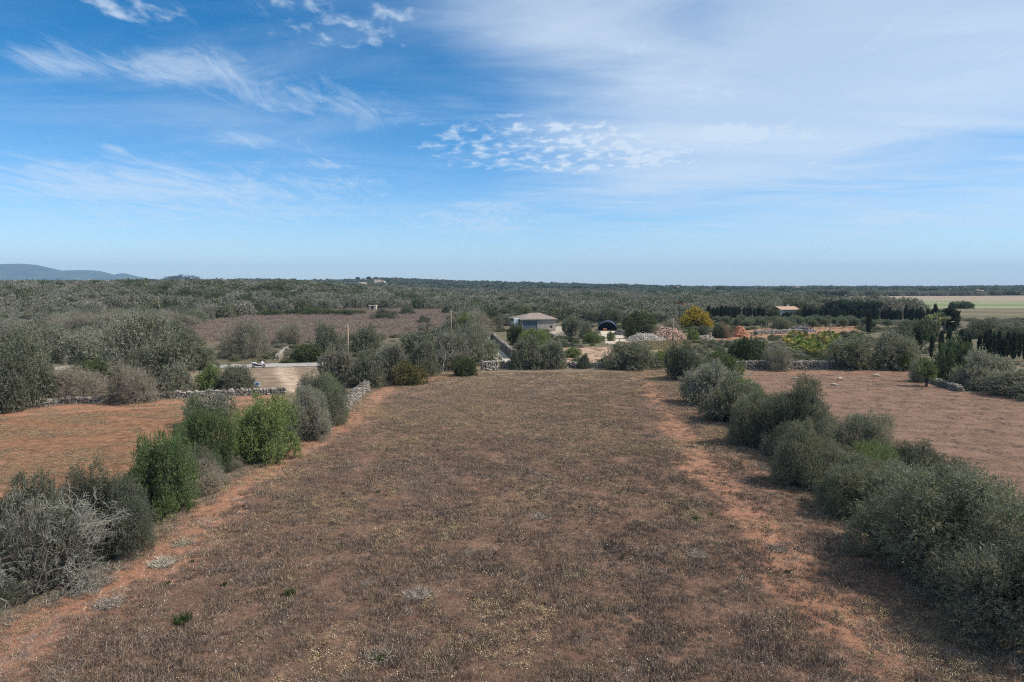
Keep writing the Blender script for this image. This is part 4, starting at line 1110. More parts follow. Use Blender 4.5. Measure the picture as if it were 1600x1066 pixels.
# low undergrowth in the scrub and round the farm
rng = np.random.default_rng(61)
p = np.stack([rng.uniform(-190, 260, 15000), rng.uniform(108, 330, 15000)], 1); p = p[np.abs(p[:, 0]) < .8 * p[:, 1] + 10]
ok = free_of_open(p[:, 0], p[:, 1]) & ~inpoly(p[:, 0], p[:, 1], YARD)
ok &= (seg_dist(p[:, 0], p[:, 1], G((-260, 583), (60, 577), (250, 574), (400, 572), (500, 570), (620, 565))) > 4) & (seg_dist(p[:, 0], p[:, 1], G((785, 575), (776, 543), (764, 527))) > 3.2)
ok &= (np.hypot(p[:, 0] - HOUSE_AT[0], p[:, 1] - HOUSE_AT[1] - 5) > 10) & (vnoise(p[:, 0], p[:, 1], .06, 95, 3) > .47); p = p[ok]; n = len(p)
s = rng.uniform(.5, 1.5, n)
gn_scatter('undergrowth', np.column_stack([p, height(p[:, 0], p[:, 1]) - .05]), rng.uniform(0, 6.28, n), np.stack([s, s, s * rng.uniform(.5, .9, n)], 1), rng.integers(0, 4, n),
           [proto_obj(PROTO[('far', i)][0]) for i in range(4)], 'low mixed undergrowth between the wild olives and round the farm', 'undergrowth')
# brush along the foot of the hedges
pp = []
for edge, nn in ((LEFT_EDGE, 1100), (RIGHT_EDGE, 1100), (G((-60, 644.5), (40, 639.5), (90, 633), (160, 631), (230, 626), (300, 623), (380, 620), (446, 617)), 420), (G((781, 576), (945, 577), (1045, 577)), 320), (G((1130, 579), (1345, 579)), 320)):
    for k in range(nn):
        i = rng.integers(0, len(edge) - 1); t = rng.random(); a, b = np.array(edge[i]), np.array(edge[i + 1])
        pp.append(a + (b - a) * t + rng.normal(0, 0.45, 2))
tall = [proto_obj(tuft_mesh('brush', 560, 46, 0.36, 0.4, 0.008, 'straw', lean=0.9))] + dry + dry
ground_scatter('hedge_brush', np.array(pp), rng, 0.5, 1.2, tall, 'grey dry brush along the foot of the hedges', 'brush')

# green weed tufts and pale grass clumps one could count
tuft = [tuft_mesh('green_blades', 570 + i, 130, 0.42, 0.26, 0.016, 'leaf', lean=0.45) for i in range(2)]
for px, py, s_ in ((285, 972, 1.15), (452, 930, 0.85), (597, 1032, 0.7), (350, 915, 0.5), (262, 912, 0.45), (300, 878, 0.4), (1072, 797, 0.75), (1088, 812, 0.8), (1064, 790, 0.6), (1110, 806, 0.6),
                   (950, 858, 0.6), (972, 872, 0.5), (684, 705, 0.6), (590, 770, 0.5), (948, 798, 0.5), (906, 793, 0.4), (765, 745, 0.45), (712, 1045, 0.4), (850, 945, 0.4), (1085, 1048, 0.4),
                   (500, 845, 0.4), (536, 772, 0.45), (700, 718, 0.4), (1005, 772, 0.4), (545, 812, 0.4), (440, 812, 0.45), (380, 792, 0.5), (1230, 895, 0.5)):
    g = gp(px, py); o = obj('green_weed_tuft', tuft[int(px) % 2]); o.location = tuple(g - [0, 0, .02]); o.scale = (s_, s_, s_ * 0.9); o.rotation_euler = (0, 0, px)
    v_ = 0.6 + 0.5 * ((px * 7) % 10) / 10; o.color = (0.06 * v_, 0.082 * v_, 0.028 * v_, 1)
    tag(o, 'small dark green bushy weed among the dry brown weeds', 'weed', 'green weeds dotted over the field')
mat_t = tuft_mesh('dead_blades', 580, 420, 0.30, 0.42, 0.010, 'straw', lean=1.8)
for px, py, s_ in ((652, 930, 1.1), (590, 1028, 1.1), (840, 808, 0.9), (1090, 868, 0.9), (1215, 858, 1.0), (255, 880, 1.2), (735, 865, .7), (575, 912, .6), (285, 850, 1.0), (170, 945, 1.1)):
    g = gp(px, py); o = obj('dead_grass_clump', mat_t); o.location = tuple(g); o.scale = (s_ * 1.25, s_ * 1.25, s_); o.rotation_euler = (0, 0, px)
    tag(o, 'matted pale grey clump of dead grass on the field', 'dead grass', 'pale dead grass clumps')


# ------------------------------------------------------------------ bare trees
def bare_tree(label, loc, h, seed, mat, depth=6, spread=0.6, r0=0.09, name='bare_tree', lean=(0, 0, 1), droop=0.0, kids=(2, 3)):
    rng = random.Random(seed); e = thing(name, label, 'tree', loc); trunk = MB(); br = MB()
    def grow(p, d, L, r, k):
        pts = [p]; q = p; rad = [r]
        for s_ in range(3):
            d = (d + Vector((rng.gauss(0, .22), rng.gauss(0, .22), rng.gauss(0, .16) - droop * (depth - k) * 0.05))).normalized(); q = q + d * L / 3; pts.append(q); rad.append(r * (1 - .14 * (s_ + 1)))
        (trunk if k >= depth - 1 else br).tube(pts, rad, 6 if k > 3 else 4 if k > 1 else 3)
        if k <= 0: return
        for _ in range(rng.randint(*kids) if k < depth else 4):
            t = rng.uniform(.35, 1); i = min(int(t * 3), 2); st = pts[i].lerp(pts[i + 1], t * 3 - i)
            nd = (d + Vector((rng.gauss(0, spread), rng.gauss(0, spread), rng.gauss(.05, spread * .8)))).normalized()
            grow(st, nd, L * rng.uniform(.62, .85), max(r * rng.uniform(.5, .7), 0.010), k - 1)
    grow(Vector((0, 0, -0.05)), Vector(lean).normalized(), h * .36, r0, depth)
    trunk.build('trunk', mat, e); br.build('branches', mat, e)
    return e
g = gp(48, 930); bare_tree('dead leafless tree with pale lichen-covered crooked branches over a dark shrub', (g[0], g[1], 0), 6.4, 12, 'lichen_bark', 6, .8, .11, 'dead_tree', (-.05, .25, 1), .16, (3, 4))
g = gp(100, 905); bare_tree('dead tree with fine drooping twigs next to the dark grey-green shrub', (g[0], g[1], 0), 4.8, 31, 'lichen_bark', 6, .85, .08, 'dead_tree', (-.1, .2, 1), .4, (3, 4))
g = gp(-5, 965); bare_tree('smaller dead tree drooping to the red track beside the big dead one', (g[0], g[1], 0), 4.2, 5, 'lichen_bark', 6, .85, .07, 'dead_tree', (.1, .1, 1), .5, (2, 4))
g = gp(692, 583); bare_tree('bare whitish tree standing among grey shrubs by the lane', (g[0], g[1] + .6, 0), 5.6, 9, 'lichen_bark', 5, .5, .10)
g = gp(577, 602); bare_tree('thin bare stem in front of the olive shrub at the broken wall', (g[0], g[1], 0), 4.0, 15, 'lichen_bark', 4, .4, .05)
g = gp(1150, 655); bare_tree('bare grey twigs poking out of the hedge shrub', (g[0], g[1] + 1.3, 0.2), 3.9, 21, 'lichen_bark', 5, .6, .05)
for px, py, a in ((125, 862, 0.3), (232, 808, 2.0)):
    g = gp(px, py); mb = MB(); q = random.Random(px)
    for k in range(7):
        b = Vector((q.uniform(-.5, .5), q.uniform(-.2, .2), .05)); d = Vector((q.uniform(-1, 1), q.uniform(-1, 1), q.uniform(0, .5))).normalized()
        mb.tube([b, b + d * .5, b + d * .9 + Vector((0, 0, q.uniform(-.05, .12)))], [.03, .02, .008], 5)
    o = mb.build('fallen_branch', 'lichen_bark'); o.location = tuple(g); o.rotation_euler = (0, 0, a)
    tag(o, 'grey fallen branch by the ' + ('dead tree hedge' if px == 125 else 'tapering mid green shrub'), 'branch')


# ------------------------------------------------------------------ dry stone walls
def rock_template(seed):
    b = bmesh.new(); bmesh.ops.create_cube(b, size=1.0); bmesh.ops.bevel(b, geom=b.edges[:], offset=.14, segments=1, affect='EDGES')
    q = random.Random(seed)
    for v in b.verts: v.co += Vector((q.uniform(-.1, .1), q.uniform(-.1, .1), q.uniform(-.1, .1)))
    bmesh.ops.triangulate(b, faces=b.faces[:])
    V = np.array([v.co[:] for v in b.verts]); Fc = np.array([[v.index for v in f.verts] for f in b.faces]); b.free(); return V, Fc
ROCKS = [rock_template(s_) for s_ in range(5)]


def stones(parts, mat, name='stones'):
    V, Fc, base = [], [], 0
    for (c, size, rz, k, tl) in parts:
        v, f = ROCKS[k % 5]; v = v * np.array(size); ca, sa = math.cos(rz), math.sin(rz); ct, stt = math.cos(tl), math.sin(tl)
        v = np.stack([v[:, 0], v[:, 1] * ct - v[:, 2] * stt, v[:, 1] * stt + v[:, 2] * ct], 1)
        v = np.stack([v[:, 0] * ca - v[:, 1] * sa, v[:, 0] * sa + v[:, 1] * ca, v[:, 2]], 1) + np.array(c)
        V.append(v); Fc.append(f + base); base += len(v)
    return mesh_np(name, np.concatenate(V), np.concatenate(Fc), mat)


def stone_wall(pts, h, th, label, seed, mats=('grey_stone', 'pale_stone'), ragged=.35, step=.27):
    q = random.Random(seed); e = tag(thing('dry_stone_wall', label, 'stone wall', (*pts[0], hz(*pts[0]))), kind='thing'); o0 = Vector(e.location)
    A, B = [], []
    for (ax, ay), (bx, by) in zip(pts[:-1], pts[1:]):
        L = math.hypot(bx - ax, by - ay); rz = math.atan2(by - ay, bx - ax); nx, ny = -math.sin(rz), math.cos(rz); n = max(1, int(L / step))
        for k in range(n):
            t = (k + .5) / n; x, y = ax + (bx - ax) * t, ay + (by - ay) * t; z = hz(x, y)
            hh = h * (1 - ragged * vnoise(np.array([x]), np.array([y]), .35, seed)[0] * 1.3); zz = 0.0
            while zz < hh:
                sz = q.uniform(.13, .27)
                for side in (-1, 1):
                    s3 = (q.uniform(.2, .4), th * .58 * (1 - .25 * zz / h), sz * 1.15)
                    off = side * th * .25 * (1 - .3 * zz / h) + q.uniform(-.04, .04)
                    top = zz + sz > hh
                    (B if (top and q.random() < .7) or q.random() < .3 else A).append(((x + nx * off - o0.x + q.uniform(-.08, .08), y + ny * off - o0.y, z + zz + sz / 2 - o0.z), s3, rz + q.uniform(-.25, .25), q.randint(0, 4), q.uniform(-.2, .2)))
                zz += sz
            if q.random() < .12:                       # tumbled stones at the foot
                B.append(((x + nx * q.uniform(-1, 1) - o0.x, y + ny * q.uniform(-1, 1) - o0.y, z + .08 - o0.z), (.4, .32, .26), q.uniform(0, 3), q.randint(0, 4), q.uniform(-.4, .4)))
    for nm, lst, m in (('stones', A, mats[0]), ('cap_stones', B, mats[1])):
        if lst: tag(obj(nm, stones(lst, m, nm), e), kind='stuff')
    return e
stone_wall(G((-60, 643), (40, 638), (90, 631), (160, 629), (230, 624), (300, 621), (380, 618), (446, 615)), .8, .8, 'long tumbled grey dry stone wall above the red field', 71)
stone_wall(G((520, 655), (540, 636), (560, 618), (574, 607)), 1.15, .9, 'short broken stone wall end overgrown with grey dry grass', 72, ('pale_stone', 'grey_stone'))
stone_wall(G((752, 579), (777, 578.5)), 1.5, .8, 'pale stone gate wall at the west side of the lane mouth', 73, ('pale_stone', 'white_rubble'), .15)
stone_wall(G((781, 574), (860, 574.5), (945, 575), (1045, 574.5)), 1.1, .8, 'stone wall closing the far end of the brown field', 74)
stone_wall(G((1130, 577), (1180, 576), (1240, 577), (1312, 576), (1345, 577)), 1.35, 1.1, 'wide pale rubble wall between fan palms and sheep field', 75, ('grey_stone', 'pale_stone'), .25)
stone_wall(G((801, 561), (787, 548), (776, 538), (770, 531)), 1.7, .7, 'brown stone wall along the lane with pale cap stones', 76, ('dark_stone', 'pale_stone'), .1)
stone_wall(G((764, 548), (762, 540), (766, 530)), 1.0, .6, 'low pale wall on the other lane side under the trees', 77, ('pale_stone', 'white_rubble'))
stone_wall(G((433, 563), (438, 557), (448, 549)), 1.0, .7, 'short pale stone wall climbing from the road into the bushes', 78, ('pale_stone', 'white_rubble'))
stone_wall(G((1430, 590), (1460, 600), (1500, 612)), .8, .8, 'low stone remains under the shrubs by the lone tree', 79)
stone_wall(G((1180, 523), (1225, 521), (1250, 519)), 1.1, 1.4, 'grey stone heap wall behind the fan palms', 80, ('grey_stone', 'white_rubble'))
stone_wall(G((865, 527), (892, 522), (905, 520)), .8, .6, 'rough terrace wall beside the farmhouse', 81, ('pale_stone', 'white_rubble'))


# ------------------------------------------------------------------ heaps
def heap(name, label, px, py, w, d, h, mat, rock_mat, seed, n, rock, cat='heap', skew=0.0):
    g = gp(px, py); q = random.Random(seed); e = thing(name, label, cat, (g[0], g[1] + d * .4, g[2]))
    xs = np.linspace(-1, 1, 28); X, Y = np.meshgrid(xs, xs); x, y = X.ravel(), Y.ravel(); r = np.hypot(x, y)
    prof = lambda x, y: np.clip(1.25 - 1.25 * np.hypot(x, y) ** 1.4, 0, 0.9) * (0.55 + 0.9 * vnoise(x * 3 + seed, y * 3, 1.0, seed, 3))
    z = prof(x, y) * h - .08
    V = np.stack([x * w / 2, y * d / 2, z], 1); n_ = 28; i = np.arange(27 * 27); a = (i // 27) * n_ + i % 27
    obj('mound', mesh_np('mound', V, np.stack([a, a + 1, a + n_ + 1, a + n_], 1), mat, True), e)
    L = []
    for k in range(n):
        a_ = q.uniform(0, 6.28); rr_ = math.sqrt(q.random()) * .97; xx, yy = rr_ * math.cos(a_), rr_ * math.sin(a_)
        zz = float(prof(np.array([xx]), np.array([yy]))[0]) * h; s_ = q.uniform(.4, 1.3) * rock
        L.append(((xx * w / 2, yy * d / 2, zz), (s_, s_ * q.uniform(.6, 1), s_ * q.uniform(.4, .8)), q.uniform(0, 3), k, q.uniform(-.6, .6)))
    tag(obj('rocks', stones(L, rock_mat, 'rocks'), e), kind='stuff')
heap('rubble_heap', 'heap of white broken stone beside the brown one', 1012, 533.5, 10.0, 6.5, 1.7, 'white_rubble', 'white_rubble', 31, 700, .28)
heap('rubble_heap', 'heap of brown earth and broken stone behind the wooden pole', 1047, 531, 9.5, 7.0, 3.0, 'brown_rubble', 'brown_rubble', 32, 600, .3)
heap('earth_mound', 'bright red earth mound near the dead brown bush', 1159, 527, 4.6, 4.0, 2.5, 'red_earth', 'red_earth', 33, 120, .3, 'mound')
heap('stone_heap', 'small scatter of tan stones east of the rubble heap', 1104, 531, 5.0, 3.0, .9, 'brown_rubble', 'pale_stone', 34, 160, .4)
heap('brush_heap', 'grey-brown heap of cut brush behind the fan palms', 1258, 519, 8.0, 5.0, 1.7, 'grey_heap', 'grey_heap', 35, 200, .4)
heap('stone_heap', 'grey stony bank beside the dark tarpaulin shelter', 972, 524, 5.0, 3.5, 1.4, 'grey_heap', 'grey_stone', 36, 150, .35)


# ------------------------------------------------------------------ buildings
def gable_roof(mb, w, d, z, rise, ov=.4, th=.18, ax='x'):
    if ax == 'x':
        a = [(-w / 2 - ov, -d / 2 - ov), (w / 2 + ov, -d / 2 - ov), (w / 2 + ov, d / 2 + ov), (-w / 2 - ov, d / 2 + ov)]
        rid = [(-w / 2 - ov, 0), (w / 2 + ov, 0)]
        vs = [(x, y, z) for x, y in a] + [(x, y, z + rise) for x, y in rid] + [(x, y, z + th) for x, y in a] + [(x, y, z + rise + th) for x, y in rid]
        mb.add(vs, [(6, 7, 11, 10), (9, 8, 11, 10)[::-1], (0, 1, 7, 6), (2, 3, 9, 8), (6, 10, 4, 0), (9, 3, 4, 10), (1, 5, 11, 7), (2, 8, 11, 5), (0, 4, 5, 1), (3, 2, 5, 4)])


def hip_roof(mb, w, d, z, rise, ov=.45, th=.16, rx=(-.15, .25)):
    a = [(-w / 2 - ov, -d / 2 - ov), (w / 2 + ov, -d / 2 - ov), (w / 2 + ov, d / 2 + ov), (-w / 2 - ov, d / 2 + ov)]
    vs = [(x, y, z) for x, y in a] + [(x, y, z + th) for x, y in a] + [(w * rx[0], 0, z + rise), (w * rx[1], 0, z + rise)]
    mb.add(vs, [(3, 2, 1, 0), (0, 1, 5, 4), (1, 2, 6, 5), (2, 3, 7, 6), (3, 0, 4, 7), (4, 5, 9, 8), (5, 6, 9), (6, 7, 8, 9), (7, 4, 8)])


def farmhouse():
    g = gp(831, 518); e = thing('farmhouse', 'grey block farmhouse with low tiled roof and blue-grey metal door', 'house', tuple(g), math.radians(17))
    w, d, h = 10.4, 11.0, 3.5
    e.location = (g[0] + .3, g[1] + d * .42, g[2] - .1)
    # front wall in pieces around the door opening, butted end to end
    MB().box(-w / 2, -w / 2 + .5, -d / 2, -d / 2 + .3, 0, h).box(-.4, w / 2, -d / 2, -d / 2 + .3, 0, h).box(-w / 2 + .5, -.4, -d / 2, -d / 2 + .3, 3.2, h).build('front_wall', 'block_wall', e)
    # side wall with window openings
    mb = MB(); ys = [-d / 2 + .3, -3.6, -2.8, -1.9, -1.1, .6, 1.6, 3.2, 4.0, d / 2]
    for k, (a, b) in enumerate(zip(ys[:-1], ys[1:])):
        if k in (1, 3, 7): mb.box(w / 2 - .3, w / 2, a, b, 0, 1.2).box(w / 2 - .3, w / 2, a, b, 2.5, h)
        elif k == 5: mb.box(w / 2 - .3, w / 2, a, b, 2.3, h)
        else: mb.box(w / 2 - .3, w / 2, a, b, 0, h)
    mb.build('side_wall', 'white_wall', e)
    MB().box(-w / 2, -w / 2 + .3, -d / 2 + .3, d / 2, 0, h).box(-w / 2 + .3, w / 2 - .3, d / 2 - .3, d / 2, 0, h).build('rear_wall', 'block_wall', e)
    for a, b in ((-3.6, -2.8), (-1.9, -1.1), (3.2, 4.0)):
        wn = MB().box(w / 2 - .2, w / 2 - .15, a, b, 1.2, 2.5).build('window', 'window_dark', e)
        MB().box(w / 2 - .02, w / 2 + .07, a - .1, b + .1, 1.1, 1.2).build('sill', 'pale_stone', wn)
    MB().box(w / 2 - .2, w / 2 - .14, .6, 1.6, 0, 2.3).build('door', 'grey_shutter', e)
    dr = MB().box(-w / 2 + .5, -.4, -d / 2 + .12, -d / 2 + .18, 0, 3.2).build('garage_door', 'blue_metal', e); dr['label'] = 'blue-grey metal sliding door'
    for k in range(9):
        x = -w / 2 + .75 + k * .5
        MB().box(x - .03, x + .03, -d / 2 + .09, -d / 2 + .12, .05, 3.15).build('rib', 'blue_metal', dr)
    MB().box(3.4, 4.2, -d / 2 - .01, -d / 2 + .05, 1.1, 1.8).build('vent_window', 'window_dark', e)
    mb = MB(); hip_roof(mb, w, d, h, 1.75, .5, .18, (-.05, .22)); rf = mb.build('roof', 'old_roof', e)
    MB().box(-w / 2 - 1.9, -w / 2 - .01, -d / 2 + .6, -d / 2 + 4, 0, 2.6).build('annex', 'block_wall', e)
    t = thing('water_tank', 'white square water tank on the farmhouse annex', 'tank', (0, 0, 0)); p0 = Matrix.Translation(e.location) @ Matrix.Rotation(math.radians(17), 4, 'Z') @ Vector((-w / 2 - .9, -d / 2 + 2, 2.6))
    t.location = p0; MB().box(-.7, .7, -.5, .5, 0, 1.2).build('body', 'white_paint', t, bevel=.08); MB().tube([(0, 0, 1.19), (0, 0, 1.32)], .3, 12).build('lid', 'insulator', t)
farmhouse()


def small_house(name, label, px, py, w, d, h, rise, wall, roof, rz=0.0, group=None, flat=False, dist=None, nwin=3):
    g = house_spot(px, py) if dist else gp(px, py)
    e = thing(name, label, 'house', (g[0], g[1], g[2] - .1), rz, group)
    MB().box(-w / 2, w / 2, -d / 2, d / 2, -1, h).build('wall', wall, e)
    if flat: MB().box(-w / 2 - .2, w / 2 + .2, -d / 2 - .2, d / 2 + .2, h, h + .35).build('roof', wall, e)
    else:
        mb = MB(); gable_roof(mb, w, d, h, rise, .5, .2); mb.build('roof', roof, e)
        MB().box(w * .2, w * .2 + .7, .6, 1.3, h, h + rise + .8).build('chimney', wall, e)
    for k in range(nwin):
        x = -w / 2 + w * (k + .5) / nwin
        wd = MB().box(x - .6, x + .6, -d / 2 - .03, -d / 2 + .05, 1.0 if k != nwin // 2 else .1, 2.2).build('window' if k != nwin // 2 else 'door', 'window_dark', e)
    return e
small_house('villa', 'white villa with orange tiled roof behind the cypress hedge', 1226, 497, 8.0, 7, 3.5, 1.2, 'villa_wall', 'orange_roof', math.radians(12))
for px, py, ds, w, h, wall, flat, lab in HOUSES:
    small_house('distant_house', lab, px, py, w, w * .6, h, 1.6, wall, 'orange_roof', math.radians(rr.uniform(-25, 25)), 'houses in the distance', flat, ds, 5 if w > 15 else 3 if w > 8 else 1)


def tarp_shelter():
    g = gp(949, 517); e = thing('tarpaulin_shelter', 'dark blue arched tarpaulin shelter in the farmyard', 'shelter', tuple(g), math.radians(-8))
    w, h, L = 5.8, 2.7, 6.0; n = 16; V = []; Fc = []
    for j in range(7):
        for i in range(n + 1):
            a = math.pi * i / n; s_ = 1 + .02 * math.sin(j * 2 + i)
            V.append((-w / 2 * math.cos(a) * s_, j * L / 6, h * math.sin(a) * s_ - (.06 if j % 2 else 0)))
    for j in range(6):
        for i in range(n): a = j * (n + 1) + i; Fc.append((a, a + 1, a + n + 2, a + n + 1))
    me = mesh_np('cover', np.array(V), np.array(Fc), 'tarp', True); o = obj('cover', me, e); m = o.modifiers.new('thick', 'SOLIDIFY'); m.thickness = .04
    for j in (0, 3, 6):
        pts = [(-w / 2 * .97 * math.cos(math.pi * i / 12), j * L / 6 + (.05 if j == 0 else -.05), h * .97 * math.sin(math.pi * i / 12)) for i in range(13)]
        MB().tube(pts, .05, 6).build('hoop', 'grey_shutter', e)
    MB().box(-w / 2 + .2, w / 2 - .2, L - .1, L - .05, 0, 2.0).build('back_sheet', 'tarp', e)
tarp_shelter()
g = gp(945, 517.5); o = MB().box(-.5, .5, -.35, .35, 0, .7).box(-.54, .54, -.39, .39, .7, .78).build('storage_box', 'red_earth', bevel=.02); o.location = tuple(g - [0, 0, .02]); tag(o, 'reddish storage box standing at the tarpaulin shelter mouth', 'box')


# ------------------------------------------------------------------ poles, sign, scooter, sheep
def pole(px, yb, yt, label, arm=False):
    g = gp(px, yb); h = (yb - yt) * g[1] / F * 1.005; e = thing('utility_pole', label, 'pole', tuple(g - [0, 0, .1]), .2, 'wooden utility poles')
    MB().tube([(0, 0, 0), (0.03, 0, h * .5), (0, 0, h)], [.14, .12, .09], 8).build('post', 'pole_wood', e, True)
    MB().box(-.35, .35, -.04, .04, h - .5, h - .42).build('crossarm', 'pole_wood', e)
    for x in (-.28, .28): MB().tube([(x, 0, h - .42), (x, 0, h - .28)], [.04, .03], 8).build('insulator', 'insulator', e)
    return Vector((g[0], g[1], g[2] + h - .4))
a = pole(545, 598, 505, 'wooden utility pole in the shrubs by the broken wall')
b = pole(705, 548, 483, 'wooden utility pole behind the grey lane shrubs')
c = pole(1051, 534.5, 496, 'dark thin wooden pole in front of the brown rubble heap')
d = pole(1297, 536, 506, 'thin post beside the fan palm plot')
for p_, q_, lab in ((a, b, 'thin black cable sagging between the two western poles'), (b, c, 'thin black cable crossing above the farm lane')):
    pts = [p_.lerp(q_, t / 14) - Vector((0, 0, 1.2 * 4 * (t / 14) * (1 - t / 14))) for t in range(15)]
    o = MB().tube([q - p_ for q in pts], .012, 4).build('power_cable', 'cable'); o.location = p_; tag(o, lab, 'cable')
g = gp(484, 563); o = MB().tube([(0, 0, 0), tuple(Vector((a.x - g[0], a.y - g[1], a.z - g[2])))], .015, 4).build('stay_wire', 'cable'); o.location = tuple(g); tag(o, 'slanting stay wire of the pole by the broken wall', 'wire')
for k in range(7):
    g = gp(1189 + k * 2.6, 521 + rr.uniform(-.5, .5)); hh = rr.uniform(2.2, 3.6); o = MB().tube([(0, 0, 0), (rr.uniform(-.1, .1), 0, hh)], [.06, .045], 6).build('stake', 'pole_wood'); o.location = tuple(g - [0, 0, .1])
    tag(o, 'upright wooden stake beside the young olive rows', 'stake', 'stakes by the young olives')

g = gp(402, 611); e = thing('small_sign', 'small white and blue sign on a post behind the stone wall', 'sign', tuple(g - [0, 0, .05]), .1)
MB().tube([(0, .03, 0), (0, .03, 1.1)], .03, 6).build('post', 'pole_wood', e)
pl_ = MB().box(-.38, .38, -.02, .0, .62, 1.18).build('panel', 'white_paint', e, bevel=.006)
MB().tube([(-.02, -.024, .9), (-.02, -.021, .9)], .2, 16).build('emblem', 'sign_blue', pl_)
MB().box(.1, .3, -.024, -.0205, .95, 1.05).build('emblem_bar', 'sign_blue', pl_)


def wheel(e, x, r=.29):
    ty = bmesh.new(); segs, sec = 24, 8; vs = []
    for i in range(segs):
        A = 2 * math.pi * i / segs
        for j in range(sec):
            B = 2 * math.pi * j / sec; R = r - .06 + .06 * math.cos(B)
            vs.append(ty.verts.new((R * math.cos(A), .06 * math.sin(B), R * math.sin(A))))
    for i in range(segs):
        for j in range(sec): ty.faces.new((vs[i * sec + j], vs[i * sec + (j + 1) % sec], vs[((i + 1) % segs) * sec + (j + 1) % sec], vs[((i + 1) % segs) * sec + j]))
    me = bpy.data.meshes.new('tyre'); ty.to_mesh(me); ty.free(); me.materials.append(MATS['tyre'])
    w_ = obj('wheel', MB().tube([(0, -.04, 0), (0, .04, 0)], .07, 12).mesh('wheel', 'rim_metal'), e); w_.location = (x, 0, r)
    obj('tyre', me, w_)
    mb = MB()
    for k in range(5):
        A = 2 * math.pi * k / 5; mb.tube([(.05 * math.cos(A), 0, .05 * math.sin(A)), (.2 * math.cos(A), 0, .2 * math.sin(A))], .025, 5)
    mb.build('rim', 'rim_metal', w_)


def loft(secs, n=12):
    """closed rings (x, y-half, z-low, z-high) joined into a hull"""
    V, Fc = [], []
    for (x, hw, z0, z1) in secs:
        for k in range(n):
            A = 2 * math.pi * k / n; c, s_ = math.cos(A), math.sin(A)
            V.append((x, hw * math.copysign(abs(c) ** .7, c), (z0 + z1) / 2 + (z1 - z0) / 2 * math.copysign(abs(s_) ** .7, s_)))
    for i in range(len(secs) - 1):
        for k in range(n): Fc.append((i * n + k, i * n + (k + 1) % n, (i + 1) * n + (k + 1) % n, (i + 1) * n + k))
    Fc += [tuple(range(n - 1, -1, -1)), tuple((len(secs) - 1) * n + k for k in range(n))]
    return MB().add(V, Fc)
g = gp(403.5, 574.6); e = thing('parked_scooter', 'big white scooter with black seat and dark windscreen parked on the road', 'scooter', (g[0], g[1], g[2] + .05), math.radians(4))
wheel(e, -.74); wheel(e, .80)
loft([(-1.12, .05, .78, .88), (-1.0, .15, .66, .92), (-.75, .2, .58, .92), (-.4, .21, .52, .86), (-.15, .18, .48, .74)]).build('tail', 'white_paint', e, True)
loft([(-.7, .1, .3, .56), (-.4, .2, .24, .54), (.1, .21, .2, .42), (.45, .16, .22, .44)]).build('underbody', 'black_plastic', e, True)
loft([(-.95, .14, .9, .99), (-.6, .17, .85, .96), (-.2, .15, .72, .84), (-.02, .1, .7, .78)]).build('seat', 'black_plastic', e, True)
mb = MB(); mb.add([(.42, -.24, .38), (.42, .24, .38), (.62, -.2, .98), (.62, .2, .98), (.86, -.12, .52), (.86, .12, .52), (.74, -.12, 1.02), (.74, .12, 1.02)], [(0, 2, 3, 1), (0, 4, 6, 2), (1, 3, 7, 5), (4, 5, 7, 6), (2, 6, 7, 3), (0, 1, 5, 4)])
ap = mb.build('front_shield', 'white_paint', e, bevel=.05)
MB().tube([(.85, 0, .72), (.89, 0, .74)], [.09, .07], 12).build('headlight', 'lamp_clear', ap)
mb = MB(); mb.add([(.60, -.2, .98), (.60, .2, .98), (.42, -.15, 1.38), (.42, .15, 1.38), (.62, -.2, .98), (.62, .2, .98), (.44, -.15, 1.38), (.44, .15, 1.38)], [(0, 2, 3, 1), (4, 5, 7, 6), (0, 4, 6, 2), (1, 3, 7, 5), (2, 6, 7, 3), (0, 1, 5, 4)])
mb.build('windscreen', 'dark_glass', e)
hb = MB().tube([(.42, -.36, 1.05), (.52, -.12, 1.03), (.52, .12, 1.03), (.42, .36, 1.05)], .022, 6).build('handlebar', 'black_plastic', e)
for s_ in (-1, 1):
    MB().tube([(.45, s_ * .34, 1.06), (.48, s_ * .38, 1.22)], .012, 5).build('mirror_stalk', 'black_plastic', hb); MB().box(.46, .49, s_ * .38 - .08, s_ * .38 + .08, 1.2, 1.3).build('mirror', 'black_plastic', hb, bevel=.01)
MB().tube([(.62, 0, .8), (.8, 0, .29)], .05, 8).build('fork', 'black_plastic', e)
loft([(.52, .06, .5, .54), (.7, .08, .58, .63), (.9, .08, .6, .64), (1.06, .05, .5, .53)]).build('mudguard', 'white_paint', e, True)
MB().box(-1.14, -1.1, -.09, .09, .74, .82).build('tail_light', 'lamp_red', e)
MB().tube([(-.9, -.2, .34), (-.35, -.2, .3)], [.07, .05], 10).build('exhaust', 'rim_metal', e)
MB().tube([(-.2, .1, .25), (-.28, .28, .0)], .018, 5).build('side_stand', 'black_plastic', e)


